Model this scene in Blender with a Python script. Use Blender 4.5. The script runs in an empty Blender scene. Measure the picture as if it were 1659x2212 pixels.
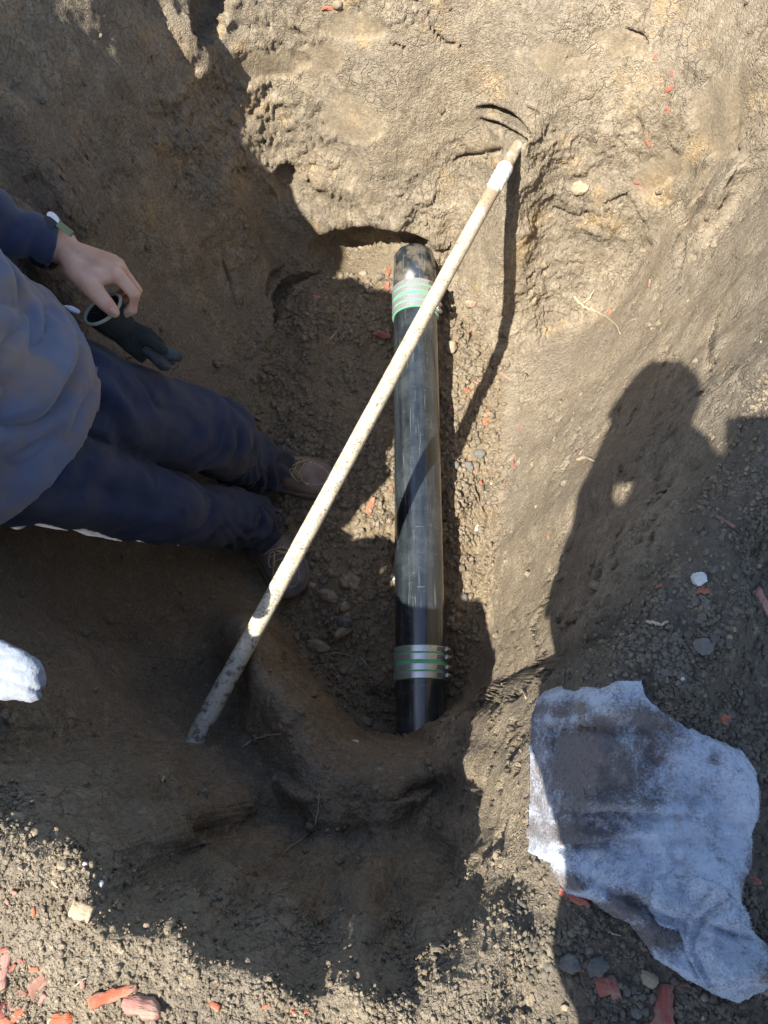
import bpy, bmesh, math, random
import numpy as np
from mathutils import Vector, Matrix, Euler

# ------------------------------------------------------------------ camera, sky, sun, exposure
scene = bpy.context.scene
COL = scene.collection
CAMZ = 1.78                      # camera height above the pit floor (floor = 0, rim about 1)
PITCH = math.radians(18.5)
FPX = 1650.0                     # focal length in pixels of a 1659 x 2212 frame
cam_d = bpy.data.cameras.new("camera"); cam = bpy.data.objects.new("camera", cam_d); COL.objects.link(cam)
cam.location = (0, 0, CAMZ); cam.rotation_euler = (PITCH, 0, 0)
cam_d.sensor_fit = 'VERTICAL'; cam_d.sensor_height = 36.0; cam_d.lens = 36.0 * FPX / 2212.0
cam_d.clip_start = 0.02; cam_d.clip_end = 500
scene.camera = cam

SUN = Vector((0.51, 0.44, -1.0)).normalized()      # direction the light travels
ELEV = math.asin(-SUN.z)
world = bpy.data.worlds.new("World"); scene.world = world; world.use_nodes = True
wn = world.node_tree; wn.nodes.clear()
sky = wn.nodes.new("ShaderNodeTexSky"); sky.sky_type = 'NISHITA'; sky.sun_disc = False
sky.sun_elevation = ELEV; sky.sun_rotation = math.atan2(-SUN.x, -SUN.y)
bg = wn.nodes.new("ShaderNodeBackground"); bg.inputs[1].default_value = 0.112
wo = wn.nodes.new("ShaderNodeOutputWorld")
wn.links.new(sky.outputs[0], bg.inputs[0]); wn.links.new(bg.outputs[0], wo.inputs[0])
sun_d = bpy.data.lights.new("sun", 'SUN'); sun_d.energy = 5.0; sun_d.angle = math.radians(0.5); sun_d.color = (1.0, 0.955, 0.87)
sun = bpy.data.objects.new("sun", sun_d); COL.objects.link(sun)
sun.rotation_euler = SUN.to_track_quat('-Z', 'Y').to_euler(); sun.location = (-3, -3, 6)
scene.view_settings.view_transform = 'Standard'; scene.view_settings.look = 'None'
scene.view_settings.exposure = 1.25; scene.view_settings.gamma = 1.0
try:
    scene.cycles.use_denoising = True
    scene.cycles.max_bounces = 8; scene.cycles.diffuse_bounces = 5; scene.cycles.glossy_bounces = 3
    scene.cycles.transmission_bounces = 2
except Exception:
    pass

# ------------------------------------------------------------------ small helpers
rng = np.random.default_rng(7)
random.seed(7)
CP, SP = math.cos(PITCH), math.sin(PITCH)
CX, CU, CF = Vector((1, 0, 0)), Vector((0, CP, SP)), Vector((0, SP, -CP))
def ray(px, py):
    return Vector(((px - 829.5) / FPX, 0, 0)) + CU * ((1106 - py) / FPX) + CF
def W(px, py, z):                 # the point at height z seen at that place of the frame
    d = ray(px, py); s = (z - CAMZ) / d.z
    return Vector((0, 0, CAMZ)) + d * s
def P(px, py, depth):             # the point at that distance along the view axis
    return Vector((0, 0, CAMZ)) + ray(px, py) * depth

def tag(o, label=None, cat=None, group=None, kind=None):
    if label: o['label'] = label
    if cat: o['category'] = cat
    if group: o['group'] = group
    if kind: o['kind'] = kind
    return o
def empty(name, loc=(0, 0, 0)):
    o = bpy.data.objects.new(name, None); COL.objects.link(o); o.location = loc; o.empty_display_size = 0.05
    return o
def link(name, me, mat=None, parent=None, smooth=True, sharp=None):
    o = bpy.data.objects.new(name, me); COL.objects.link(o)
    if mat: me.materials.append(mat)
    if smooth and len(me.polygons):
        me.polygons.foreach_set('use_smooth', np.ones(len(me.polygons), bool))
        if sharp: me.set_sharp_from_angle(angle=math.radians(sharp))
    if parent:
        o.parent = parent
        o.matrix_parent_inverse = Matrix.Translation(-parent.location)      # meshes are written in world coordinates
    return o
def mesh_np(name, verts, faces):
    """faces: (n,3) or (n,4) int array, or list of such arrays"""
    me = bpy.data.meshes.new(name)
    if not isinstance(faces, list): faces = [faces]
    v = np.asarray(verts, np.float32)
    me.vertices.add(len(v)); me.vertices.foreach_set('co', v.ravel())
    nl = sum(f.size for f in faces); nf = sum(len(f) for f in faces)
    me.loops.add(nl); me.polygons.add(nf)
    li = np.concatenate([np.asarray(f, np.int32).ravel() for f in faces])
    st = []; c = 0
    for f in faces:
        k = f.shape[1]; st.append(c + np.arange(len(f)) * k); c += f.size
    me.loops.foreach_set('vertex_index', li)
    me.polygons.foreach_set('loop_start', np.concatenate(st).astype(np.int32))
    me.update(calc_edges=True); me.validate()
    return me
def grid_faces(nr, nc, wrap=False):
    r = np.arange(nr - 1)[:, None]; c = np.arange(nc if wrap else nc - 1)[None, :]
    c2 = (c + 1) % nc
    a = r * nc + c; b = r * nc + c2; d = (r + 1) * nc + c; e = (r + 1) * nc + c2
    return np.stack([a.ravel(), b.ravel(), e.ravel(), d.ravel()], 1)
def set_attr(me, name, arr):
    at = me.attributes.new(name, 'FLOAT', 'POINT'); at.data.foreach_set('value', np.asarray(arr, np.float32))

# ---- numpy noise
def _h(ix, iy, iz, seed):
    n = (ix.astype(np.uint32) * np.uint32(374761393)) ^ (iy.astype(np.uint32) * np.uint32(668265263)) ^ (iz.astype(np.uint32) * np.uint32(2147483647 ^ 0x5bd1e995)) ^ np.uint32((seed * 2654435761) & 0xffffffff)
    n = (n ^ (n >> np.uint32(13))) * np.uint32(1274126177)
    n = (n ^ (n >> np.uint32(15))) * np.uint32(2246822519)
    n ^= n >> np.uint32(16)
    return n.astype(np.float32) * np.float32(1 / 4294967295.0)
def vnoise(x, y, z, seed=0):
    fx, fy, fz = np.floor(x), np.floor(y), np.floor(z)
    ix, iy, iz = fx.astype(np.int64), fy.astype(np.int64), fz.astype(np.int64)
    tx, ty, tz = (x - fx).astype(np.float32), (y - fy).astype(np.float32), (z - fz).astype(np.float32)
    q = lambda t: t * t * t * (t * (t * 6 - 15) + 10)
    tx, ty, tz = q(tx), q(ty), q(tz)
    out = 0
    for dz in (0, 1):
        for dy in (0, 1):
            a = _h(ix, iy + dy, iz + dz, seed); b = _h(ix + 1, iy + dy, iz + dz, seed)
            out = out + (a + (b - a) * tx) * (ty if dy else 1 - ty) * (tz if dz else 1 - tz)
    return out * 2 - 1
def fbm(x, y, z, octv=4, seed=0, gain=0.5, ridged=False):
    a = 1.0; s = 0; t = 0; f = 1.0
    for k in range(octv):
        n = vnoise(x * f + 17.3 * k, y * f - 9.1 * k, z * f + 3.7 * k, seed + k)
        if ridged: n = 1 - 2 * np.abs(n)
        s = s + a * n; t += a; a *= gain; f *= 2.03
    return s / t
def worley(x, y, z, seed=0):
    bx, by, bz = np.floor(x - .5).astype(np.int64), np.floor(y - .5).astype(np.int64), np.floor(z - .5).astype(np.int64)
    f1 = np.full(x.shape, 9., np.float32); f2 = f1.copy()
    for dx in (0, 1):
        for dy in (0, 1):
            for dz in (0, 1):
                cx, cy, cz = bx + dx, by + dy, bz + dz
                px = cx + .15 + .7 * _h(cx, cy, cz, seed); py = cy + .15 + .7 * _h(cx, cy, cz, seed + 1); pz = cz + .15 + .7 * _h(cx, cy, cz, seed + 2)
                d = np.sqrt((px - x) ** 2 + (py - y) ** 2 + (pz - z) ** 2).astype(np.float32)
                m = d < f1
                f2 = np.where(m, f1, np.minimum(f2, d)); f1 = np.where(m, d, f1)
    return f1, f2
def sstep(a, b, x):
    t = np.clip((x - a) / (b - a), 0, 1); return t * t * (3 - 2 * t)
def poly_dist(pts, X, Y):
    """signed distance to a closed polygon, positive inside"""
    d = np.full(X.shape, 1e9, np.float32); ins = np.zeros(X.shape, bool); n = len(pts)
    for i in range(n):
        ax, ay = pts[i][:2]; bx, by = pts[(i + 1) % n][:2]
        ex, ey = bx - ax, by - ay; L = ex * ex + ey * ey + 1e-12
        t = np.clip(((X - ax) * ex + (Y - ay) * ey) / L, 0, 1)
        d = np.minimum(d, np.hypot(X - ax - t * ex, Y - ay - t * ey))
        c = ((ay > Y) != (by > Y)) & (X < ex * (Y - ay) / (ey + 1e-15) + ax)
        ins ^= c
    return np.where(ins, d, -d)

# ------------------------------------------------------------------ materials
def mat_new(name):
    m = bpy.data.materials.new(name); m.use_nodes = True
    nt = m.node_tree; nt.nodes.clear()
    out = nt.nodes.new("ShaderNodeOutputMaterial"); bs = nt.nodes.new("ShaderNodeBsdfPrincipled")
    nt.links.new(bs.outputs[0], out.inputs[0])
    return m, nt, bs
class N:
    """tiny node builder"""
    def __init__(s, nt): s.nt = nt; s.tc = nt.nodes.new("ShaderNodeTexCoord")
    def mapping(s, scale, coord='Object', rot=(0, 0, 0)):
        m = s.nt.nodes.new("ShaderNodeMapping"); m.inputs['Scale'].default_value = scale; m.inputs['Rotation'].default_value = rot
        s.nt.links.new(s.tc.outputs[coord], m.inputs[0]); return m.outputs[0]
    def noise(s, scale, detail=5, rough=.55, vec=None, dist=0):
        n = s.nt.nodes.new("ShaderNodeTexNoise"); n.inputs['Scale'].default_value = scale; n.inputs['Detail'].default_value = detail
        n.inputs['Roughness'].default_value = rough; n.inputs['Distortion'].default_value = dist
        s.nt.links.new(vec if vec else s.tc.outputs['Object'], n.inputs['Vector']); return n.outputs[0]
    def voronoi(s, scale, vec=None, feature='F1', out=0, rnd=1.0):
        n = s.nt.nodes.new("ShaderNodeTexVoronoi"); n.feature = feature; n.inputs['Scale'].default_value = scale
        n.inputs['Randomness'].default_value = rnd
        s.nt.links.new(vec if vec else s.tc.outputs['Object'], n.inputs['Vector']); return n.outputs[out]
    def wave(s, scale, vec=None, dist=2, detail=2, direction='X'):
        n = s.nt.nodes.new("ShaderNodeTexWave"); n.inputs['Scale'].default_value = scale; n.inputs['Distortion'].default_value = dist
        n.inputs['Detail'].default_value = detail; n.bands_direction = direction
        s.nt.links.new(vec if vec else s.tc.outputs['Object'], n.inputs['Vector']); return n.outputs[1]
    def ramp(s, fac, stops):
        r = s.nt.nodes.new("ShaderNodeValToRGB"); el = r.color_ramp.elements
        while len(el) < len(stops): el.new(0.5)
        for e, (p, c) in zip(el, stops):
            e.position = p; e.color = (c, c, c, 1) if not hasattr(c, '__len__') else (*c, 1)
        s.nt.links.new(fac, r.inputs[0]); return r.outputs[0]
    def mix(s, fac, a, b, mode='MIX'):
        m = s.nt.nodes.new("ShaderNodeMix"); m.data_type = 'RGBA'; m.blend_type = mode
        for v, i in ((fac, 0), (a, 6), (b, 7)):
            if hasattr(v, 'is_output'): s.nt.links.new(v, m.inputs[i])
            elif hasattr(v, '__len__'): m.inputs[i].default_value = (*v, 1) if len(v) == 3 else v
            else: m.inputs[i].default_value = v
        return m.outputs[2]
    def math(s, op, a, b=0.0):
        m = s.nt.nodes.new("ShaderNodeMath"); m.operation = op
        for v, i in ((a, 0), (b, 1)):
            if hasattr(v, 'is_output'): s.nt.links.new(v, m.inputs[i])
            else: m.inputs[i].default_value = v
        return m.outputs[0]
    def attr(s, name):
        a = s.nt.nodes.new("ShaderNodeAttribute"); a.attribute_name = name; return a.outputs['Fac']
    def objrand(s):
        return s.nt.nodes.new("ShaderNodeObjectInfo").outputs['Random']
    def bump(s, bs, height, strength=.5, dist=.002):
        b = s.nt.nodes.new("ShaderNodeBump")
        if hasattr(strength, 'is_output'): s.nt.links.new(strength, b.inputs['Strength'])
        else: b.inputs['Strength'].default_value = strength
        b.inputs['Distance'].default_value = dist
        s.nt.links.new(height, b.inputs['Height']); s.nt.links.new(b.outputs[0], bs.inputs['Normal'])
# ------------------------------------------------------------------ the pit and the ground round it
CTRL = []
def c(px, py, z): p = W(px, py, z); CTRL.append((p.x, p.y, z))
def line(pts, step=0.04):
    w = [W(*p) if len(p) == 3 and p[0] > 20 or len(p) == 3 and p[0] in (0,) else W(*p) for p in pts]
    for a, b in zip(w[:-1], w[1:]):
        n = max(1, int((b - a).length / step))
        for k in range(n): q = a.lerp(b, k / n); CTRL.append((q.x, q.y, q.z))
    CTRL.append(tuple(w[-1]))
def wline(pts, step=0.06):
    w = [Vector(p) for p in pts]
    for a, b in zip(w[:-1], w[1:]):
        n = max(1, int((b - a).length / step))
        for k in range(n): q = a.lerp(b, k / n); CTRL.append(tuple(q))
    CTRL.append(tuple(w[-1]))
# floor outline
FLOOR = [(600,560),(700,545),(790,575),(845,605),(893,612),(945,612),(1000,670),(1060,740),(1090,800),(1085,1000),(1074,1200),(1057,1330),
         (1048,1400),(1030,1450),(1002,1498),(930,1552),(870,1588),(800,1578),(740,1540),(690,1480),(640,1410),(590,1320),(505,1150),(500,950),(560,800),(590,700)]
line([(x, y, 0.0) for x, y in FLOOR] + [(600,560,0.0)])
for p in [(700,650),(700,800),(650,950),(700,1100),(640,1250),(720,1350),(800,1480),(800,1200),(780,900),(900,700),(900,1000),(900,1300),(890,1480),(1000,850),(1000,1100),(1000,1300),(960,1450),(560,1050),(980,700)]: c(*p, 0.0)
# near edge over the pipe, then the scooped near slope
line([(560,1335,.30),(600,1402,.32),(650,1472,.33),(720,1562,.33),(800,1606,.33),(870,1614,.33),(940,1578,.33),(1040,1520,.33),(1086,1450,.33),(1104,1375,.30),(1094,1330,.15)])
for p in [(640,1700,.49),(760,1720,.50),(880,1720,.50),(940,1680,.45),(640,1850,.555),(560,1800,.54),(760,1860,.56),(880,1850,.575),(500,1700,.50),(480,1790,.60),
          (700,1985,.80),(850,2005,.80),(560,1935,.79),(940,1900,.72),(430,1850,.74),(975,1780,.60),(985,1860,.72),(980,1700,.46),(975,1600,.37),(700,1780,.525),(820,1780,.53)]: c(*p)
for p in [(420,1600,.42),(330,1690,.74),(330,1580,.50),(300,1500,.40),(400,1400,.22),(480,1450,.24),(530,1540,.36),(200,1400,.45),(150,1600,.68),(60,1480,.74),(0,1560,.84),(200,1740,.94),(120,1700,.92),(330,1780,.90),(250,1650,.74),(400,1720,.66)]: c(*p)
# near crest
line([(0,1760,.98),(70,1770,1.0),(100,1810,1.0),(230,1880,1.0),(300,1990,1.0),(420,2005,1.0),(600,2090,1.0),(740,2085,1.0),(830,2135,1.0),(930,2098,.99),(1000,2054,.98),(1060,1985,.97),(1084,1925,.95)])
# right rim
line([(1600,900,.95),(1500,1080,.95),(1400,1250,.95),(1300,1380,.95),(1235,1480,.94),(1195,1600,.93),(1185,1750,.93),(1170,1850,.94),(1130,1950,.95),(1100,2080,.97)])
# right wall
for p in [(1064,1500,.41),(1014,1600,.50),(1016,1700,.68),(1018,1800,.82),(1045,1880,.90),(955,1960,.83),(1100,1600,.72),(1110,1750,.88),(1060,1680,.76),(1130,1450,.48),(1128,1380,.42),(1150,1300,.45),
          (1130,1150,.26),(1200,1250,.55),(1250,1150,.58),(1150,1000,.16),(1200,800,.08),(1300,800,.22),(1300,950,.42),(1400,900,.55),(1450,700,.45),(1500,850,.72),(1350,1100,.66),
          (1600,700,.72),(1659,600,.8)]: c(*p)
# far wall
line([(600,555,.02),(620,480,.1),(560,350,.28),(500,200,.45),(420,80,.60),(330,0,.68)], .06)
for p in [(900,300,.372),(900,100,.557),(900,0,.636),(700,300,.33),(700,450,.16),(700,100,.53),(790,480,.16),(900,470,.185),(930,528,.135),(860,528,.135),(1000,560,.09),(1000,400,.26),(1095,550,.235),(1112,430,.37),(1126,318,.475),
          (1130,200,.53),(1130,50,.62),(1300,300,.47),(1300,600,.16),(1300,100,.6),(1450,200,.60),(1500,80,.68),(1450,450,.42),(1560,300,.62),(1610,300,.72),(1659,100,.8),(1540,500,.50),(1400,600,.30),(1200,650,.08),(1180,480,.27)]: c(*p)
# left wall
for p in [(0,0,.887),(0,200,.84),(0,400,.79),(200,0,.78),(200,200,.68),(200,400,.58),(400,250,.50),(400,400,.38),(300,550,.37),(450,550,.20),(500,700,.10),(400,700,.2),(300,700,.32),(400,850,.16),(300,900,.33),(540,480,.20)]: c(*p)
wline([(-.62,.95,.60),(-.66,.70,.62),(-.66,.45,.62),(-.60,.25,.62)])
wline([(-.50,.95,.25),(-.53,.70,.28),(-.53,.45,.28),(-.50,.28,.25)])
RIM_OUT = [(-.365,-.043),(-.56,-.01),(-.72,.15),(-.77,.5),(-.74,.9),(-.67,1.2),(-.61,1.48),(-.45,1.72),(-.1,1.80),(.3,1.76),(.62,1.6),(.82,1.3),(.80,1.0),(.64,.74),(.472,.485)]
wline([(x, y, .99) for x, y in RIM_OUT])
RIM = [(p.x, p.y) for p in [W(x, y, 1.0) for x, y in [(0,1760),(70,1770),(100,1810),(230,1880),(300,1990),(420,2005),(600,2090),(740,2085),(830,2135),(930,2098),(1000,2054),(1060,1985),(1084,1925)]]]
RIM += [(p.x, p.y) for p in [W(x, y, .95) for x, y in [(1150,1900),(1180,1800),(1185,1750),(1195,1600),(1235,1480),(1300,1380),(1400,1250),(1500,1080),(1600,900)]]] + RIM_OUT[::-1][:-1]
# level ground beyond the rim
rx = np.array(RIM); cen = np.array([0.05, .75])
for k in (.10, .25, .6):
    for q in rx[::2]:
        d = q - cen; d = d / np.linalg.norm(d); e = q + d * k
        CTRL.append((e[0], e[1], 0.985 + (.012 * math.sin(9 * e[0]) - (.03 if e[0] > .1 and e[1] < .8 else 0))))
CT = np.array(CTRL, np.float64)
# drop near duplicates
keep = []
for i, p in enumerate(CT):
    if all((p[0] - CT[j][0]) ** 2 + (p[1] - CT[j][1]) ** 2 > 0.012 ** 2 for j in keep): keep.append(i)
CT = CT[keep]
def phi(r2): return -np.sqrt(r2 + 0.015 ** 2)
A = phi((CT[:, None, 0] - CT[None, :, 0]) ** 2 + (CT[:, None, 1] - CT[None, :, 1]) ** 2)
n = len(CT); M = np.zeros((n + 1, n + 1)); M[:n, :n] = A - np.eye(n) * 1e-4; M[:n, n] = 1; M[n, :n] = 1
wts = np.linalg.solve(M, np.append(CT[:, 2], 0))
GX0, GX1, GY0, GY1, GS = -1.4, 1.4, -1.0, 2.3, 0.008
gx = np.arange(GX0, GX1, GS); gy = np.arange(GY0, GY1, GS)
HX, HY = np.meshgrid(gx, gy)
H = np.zeros(HX.size)
hx, hy = HX.ravel(), HY.ravel()
for s in range(0, H.size, 20000):
    e = slice(s, s + 20000)
    H[e] = phi((hx[e, None] - CT[None, :, 0]) ** 2 + (hy[e, None] - CT[None, :, 1]) ** 2) @ wts[:n] + wts[n]
H = H.reshape(HX.shape)
rimd = poly_dist(RIM, HX, HY)                      # >0 inside the pit
flat = .985 + .012 * np.sin(9 * HX) - .03 * sstep(.08, .14, HX) * (1 - sstep(.75, .95, HY))
H = np.where(rimd < -.02, flat + (H - flat) * np.clip(1 + (rimd + .02) / .12, 0, 1), H)
flr = poly_dist([tuple(W(x, y, 0).xy) for x, y in FLOOR], HX, HY)
H = np.clip(H, -.03, 1.01)
H = H + .45 * sstep(-.66, -.92, HX) * sstep(.35, .7, HY) * (1 - sstep(1.6, 2.0, HY)) * (1 - sstep(-1.15, -1.39, HX)) * (rimd < 0)   # unseen mound added beside the pit to keep the left wall in shadow
def blur(a, k=1):
    for _ in range(k):
        b = a.copy()
        b[1:-1] = .25 * a[:-2] + .5 * a[1:-1] + .25 * a[2:]
        a = b.copy()
        a[:, 1:-1] = .25 * b[:, :-2] + .5 * b[:, 1:-1] + .25 * b[:, 2:]
    return a
H = blur(H, 2)
mk = sstep(.15, .22, HX) * sstep(.24, .36, HY) * (1 - sstep(.95, 1.15, HY)) * sstep(-.03, .05, rimd)
mk = np.maximum(mk, sstep(-.46, -.40, HX) * (1 - sstep(-.24, -.18, HX)) * sstep(-.09, -.05, HY) * (1 - sstep(.07, .12, HY)) * .8)
mk = np.maximum(mk, .7 * sstep(.09, .12, HX) * (1 - sstep(.16, .20, HX)) * sstep(-.15, -.11, HY) * (1 - sstep(.0, .05, HY)))
H = H * (1 - mk) + blur(H, 14) * mk
def bil(F, x, y):
    u = np.clip((np.asarray(x) - GX0) / GS, 0, len(gx) - 1.001); v = np.clip((np.asarray(y) - GY0) / GS, 0, len(gy) - 1.001)
    i = np.floor(u).astype(int); j = np.floor(v).astype(int); a = u - i; b = v - j
    return (F[j, i] * (1 - a) + F[j, i + 1] * a) * (1 - b) + (F[j + 1, i] * (1 - a) + F[j + 1, i + 1] * a) * b
Hs = blur(H, 3)
NX = -np.gradient(Hs, GS, axis=1); NY = -np.gradient(Hs, GS, axis=0)
def spaced(bands, far):
    """bands: (start, end, step); then growing steps out to +-far"""
    a = np.concatenate([np.arange(s, e - 1e-9, st) for s, e, st in bands] + [[bands[-1][1]]])
    lo = [a[0]]; hi = [a[-1]]; st = .006
    while lo[-1] > -far: lo.append(lo[-1] - st); hi.append(hi[-1] + st); st *= 1.18
    return np.concatenate([np.array(lo[:0:-1]), a, np.array(hi[1:])])
xs = spaced([(-.85, -.70, .005), (-.70, -.35, .0022), (-.35, .09, .003), (.09, .26, .0012), (.26, .70, .0022), (.70, .95, .004)], 60)
ys = spaced([(-.45, -.24, .003), (-.24, .10, .0016), (.10, 1.0, .003), (1.0, 1.62, .0019), (1.62, 1.85, .005)], 60)
X, Y = np.meshgrid(xs, ys)
nr, nc = X.shape
x, y = X.ravel(), Y.ravel()
z = bil(H, x, y)
nx, ny = bil(NX, x, y), bil(NY, x, y); nl = np.sqrt(nx * nx + ny * ny + 1); nx, ny, nz = nx / nl, ny / nl, 1 / nl
DETAIL = True
def project(x, y, z):
    dz = z - CAMZ
    dep = np.maximum(.15, y * SP - dz * CP); up = y * CP + dz * SP
    return 829.5 + FPX * x / dep, 1106 - FPX * up / dep
vpx, vpy = project(x, y, z)
rd = bil(rimd, x, y); fd = bil(flr, x, y)
m_rim = 1 - sstep(-.015, .02, rd); m_flr = sstep(-.015, .02, fd)
wall = (1 - m_rim) * (1 - m_flr)
m_far = wall * sstep(-.15, .35, -ny) * sstep(.85, 1.1, y)
m_right = wall * sstep(.1, .5, -nx) * (1 - m_far) * sstep(.05, .15, x)
m_near = wall * (1 - sstep(.1, .2, y)) * (1 - m_right)
m_left = np.clip(wall - m_far - m_right - m_near, 0, 1)
def ell(px, py, a, b, ang, soft=.25):
    t = math.radians(ang); u = ((vpx - px) * math.cos(t) + (vpy - py) * math.sin(t)) / a; v = (-(vpx - px) * math.sin(t) + (vpy - py) * math.cos(t)) / b
    return 1 - sstep(1 - soft, 1 + soft, np.hypot(u, v)), u, v
def near_view(f):   # evaluate only where the photograph looks
    return f
d = np.zeros_like(x)
dom = (np.abs(x) < 1.6) & (np.abs(y - .7) < 1.9)
def on(f):
    o = np.zeros_like(x); o[dom] = f(x[dom], y[dom], z[dom]); return o
n1 = on(lambda a, b, c: fbm(a * 7, b * 7, c * 7, 3, 11))
n2 = on(lambda a, b, c: fbm(a * 24, b * 24, c * 24, 4, 21))
n3 = on(lambda a, b, c: fbm(a * 70, b * 70, c * 70, 4, 31, ridged=True))
n4 = on(lambda a, b, c: fbm(a * 210, b * 210, c * 210, 3, 41))
slab = on(lambda a, b, c: fbm(a * 13, b * 13, c * 18, 4, 51))
slab2 = on(lambda a, b, c: fbm(a * 36, b * 36, c * 52, 3, 61))
patchy = sstep(-.25, .3, on(lambda a, b, c: fbm(a * 5, b * 5, c * 5, 2, 71)))
ox_, oy_ = vpx, vpy; vpx, vpy = ox_ + 16 * slab + 7 * n2, oy_ + 12 * n2 + 8 * slab2
smooth = np.zeros_like(x)                            # cut faces left by the spade
for px, py, a, b, ang, dep in [(1548,250,44,95,5,.012),(1425,375,62,34,-35,.014),(1590,240,14,110,3,.014),(585,140,75,36,-8,.016),(1030,335,60,12,-12,.012),(1485,460,9,95,12,.014),(1510,450,9,80,10,.012),
                               (1340,90,60,30,20,.008),(760,260,70,50,20,.006),(1210,130,60,40,10,.006),(690,130,60,40,0,.006),(760,60,70,30,0,.006)]:
    m, u, v = ell(px, py, a, b, ang, .05); smooth = np.maximum(smooth, m); d -= dep * m * (.55 + .45 * np.clip(v, -1, 1))
vpx, vpy = ox_, oy_
rough = 1 - .85 * smooth
d += (.013 * m_far + .012 * m_left + .007 * m_right + .010 * m_near + .004 * m_flr + .005 * m_rim) * n1
d += (.0035 * m_far + .0035 * m_left + .0022 * m_right + .0095 * m_near + .011 * m_flr + .006 * m_rim) * n2 * rough
# flaked slabs: plateaus with small cliffs
step = lambda f, w: sstep(-w, w, f)
d += rough * (.0065 * m_far + .003 * m_left + .0015 * m_near) * (step(slab, .016) + step(slab - .25, .014) - 1) * patchy
d += rough * (.0024 * m_far + .0016 * m_left + .002 * m_near + .005 * m_flr + .0008 * m_right) * (step(slab2, .03) + step(slab2 - .3, .03) - 1) * (.3 + .7 * patchy)
crumb = (.35 + .65 * patchy) * (m_far + .7 * m_left) + .9 * m_flr + 1.15 * m_near * (.3 + .7 * patchy) + .12 * m_right + 1.0 * m_rim
d += rough * .0026 * crumb * n3 + .0012 * smooth * on(lambda a, b, c: fbm((a - .6 * c) * 26, (b + .4 * c) * 26, (c + .8 * a) * 260, 3, 97))
d += (.0014 * rough * crumb + .0004) * n4
# clods of the floor, granules of the ground above
f1, f2 = np.full_like(x, .5), np.full_like(x, .9)
sel = dom & ((m_flr > .01) | (m_rim > .01) | (m_near > .01) | (m_far > .3))
a1, a2 = worley(x[sel] * 46, y[sel] * 46, z[sel] * 46, 5); f1[sel], f2[sel] = a1, a2
clod = np.clip(.62 - f1, -.1, .5)
d += (.013 * m_flr * (.35 + .65 * sstep(-.1, .4, n1 + .5 * n2)) + .0015 * m_rim + .004 * m_near * patchy) * clod
crack = 1 - sstep(.0, .07, f2 - f1)
d -= .006 * crack * m_flr * sstep(-.2, .2, n1) + .003 * crack * m_far * patchy * rough
sel = dom & ((m_rim > .01) | (m_near > .2) | (m_flr > .2) | (m_far > .2))
g1, g2 = np.full_like(x, .5), np.full_like(x, .9)
g1[sel], g2[sel] = worley(x[sel] * 130, y[sel] * 130, z[sel] * 130, 9)
d += (.0022 * m_rim * (.2 + .8 * sstep(-.1, .4, n2)) + .0022 * m_flr + .0016 * m_near + .0010 * m_far * rough * patchy) * np.clip(.6 - g1, -.1, .5)
# streaks along the right wall, pock holes in it
ua = x * .589 + y * .808; va = -x * .808 + y * .589
strk = on(lambda a, b, c: fbm((a * .589 + b * .808) * 5 - c * 3, (-a * .808 + b * .589) * 90 + c * 70, c * 8, 4, 81))
d += .0028 * m_right * strk
pk = on(lambda a, b, c: fbm(a * 48, b * 48, c * 60, 3, 91))
d -= m_right * .009 * sstep(.22, .42, pk) * sstep(-.15, .25, on(lambda a, b, c: fbm(a * 6, b * 6, c * 6, 2, 95)) + .5 * sstep(1250, 1500, vpy)) * (1 - .75 * m_flr)
# scoop marks of the near slope
def arcs(cx, cy, sq, radii, w, amp, a0=-30, a1=220):
    global d
    ang = np.degrees(np.arctan2(vpy - cy, vpx - cx)); r = np.hypot(vpx - cx, (vpy - cy) / sq) + 22 * n1 + 8 * n2
    am = sstep(a0, a0 + 30, ang) * (1 - sstep(a1 - 30, a1, ang))
    for R in radii:
        t = (r - R) / w
        d += amp * am * m_near * (.5 * sstep(0, .09, t) * np.clip(1.05 - t, 0, 1) - .6 * np.clip(1 + t, 0, 1) * (t < 0) - .6 * (1 - sstep(0, .09, t)) * (t >= 0))
def ledge(pts, amp, win, wout, crisp=5.0):
    """a spade-cut step along a polyline: hollow on its left hand side, lip on its right"""
    global d
    best = np.full_like(x, 1e9); sg = np.zeros_like(x); tt = np.zeros_like(x); P_ = spl2(pts); ux, uy = vpx + 14 * n2 + 5 * n3, vpy + 14 * slab + 5 * n3
    for i_, (p, q) in enumerate(zip(P_[:-1], P_[1:])):
        ex, ey = q[0] - p[0], q[1] - p[1]; t = np.clip(((ux - p[0]) * ex + (uy - p[1]) * ey) / (ex * ex + ey * ey), 0, 1)
        di = np.hypot(ux - p[0] - t * ex, uy - p[1] - t * ey); m = di < best
        sg = np.where(m, np.sign(ex * (uy - p[1]) - ey * (ux - p[0])), sg); tt = np.where(m, (i_ + t) / (len(P_) - 1), tt); best = np.minimum(best, di)
    s_ = best * sg; fade = sstep(0, .15, tt) * (1 - sstep(.85, 1, tt)) * m_near
    d += amp * fade * (.5 * np.where(s_ > 0, np.clip(1 - s_ / wout, 0, 1), 0) * sstep(-crisp, crisp, s_) - .5 * np.where(s_ <= 0, np.clip(1 + s_ / win, 0, 1), 0) * (1 - sstep(-crisp, crisp, s_)))
def spl2(pts):
    p = np.asarray(pts, float); out = []
    for a, b in zip(p[:-1], p[1:]): out += [a, a * .5 + b * .5]
    out.append(p[-1]); return np.array(out)
ledge([(960, 1800), (880, 1870), (760, 1912), (600, 1925), (490, 1890), (415, 1830), (395, 1750)][::-1], .042, 90, 60)
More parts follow.
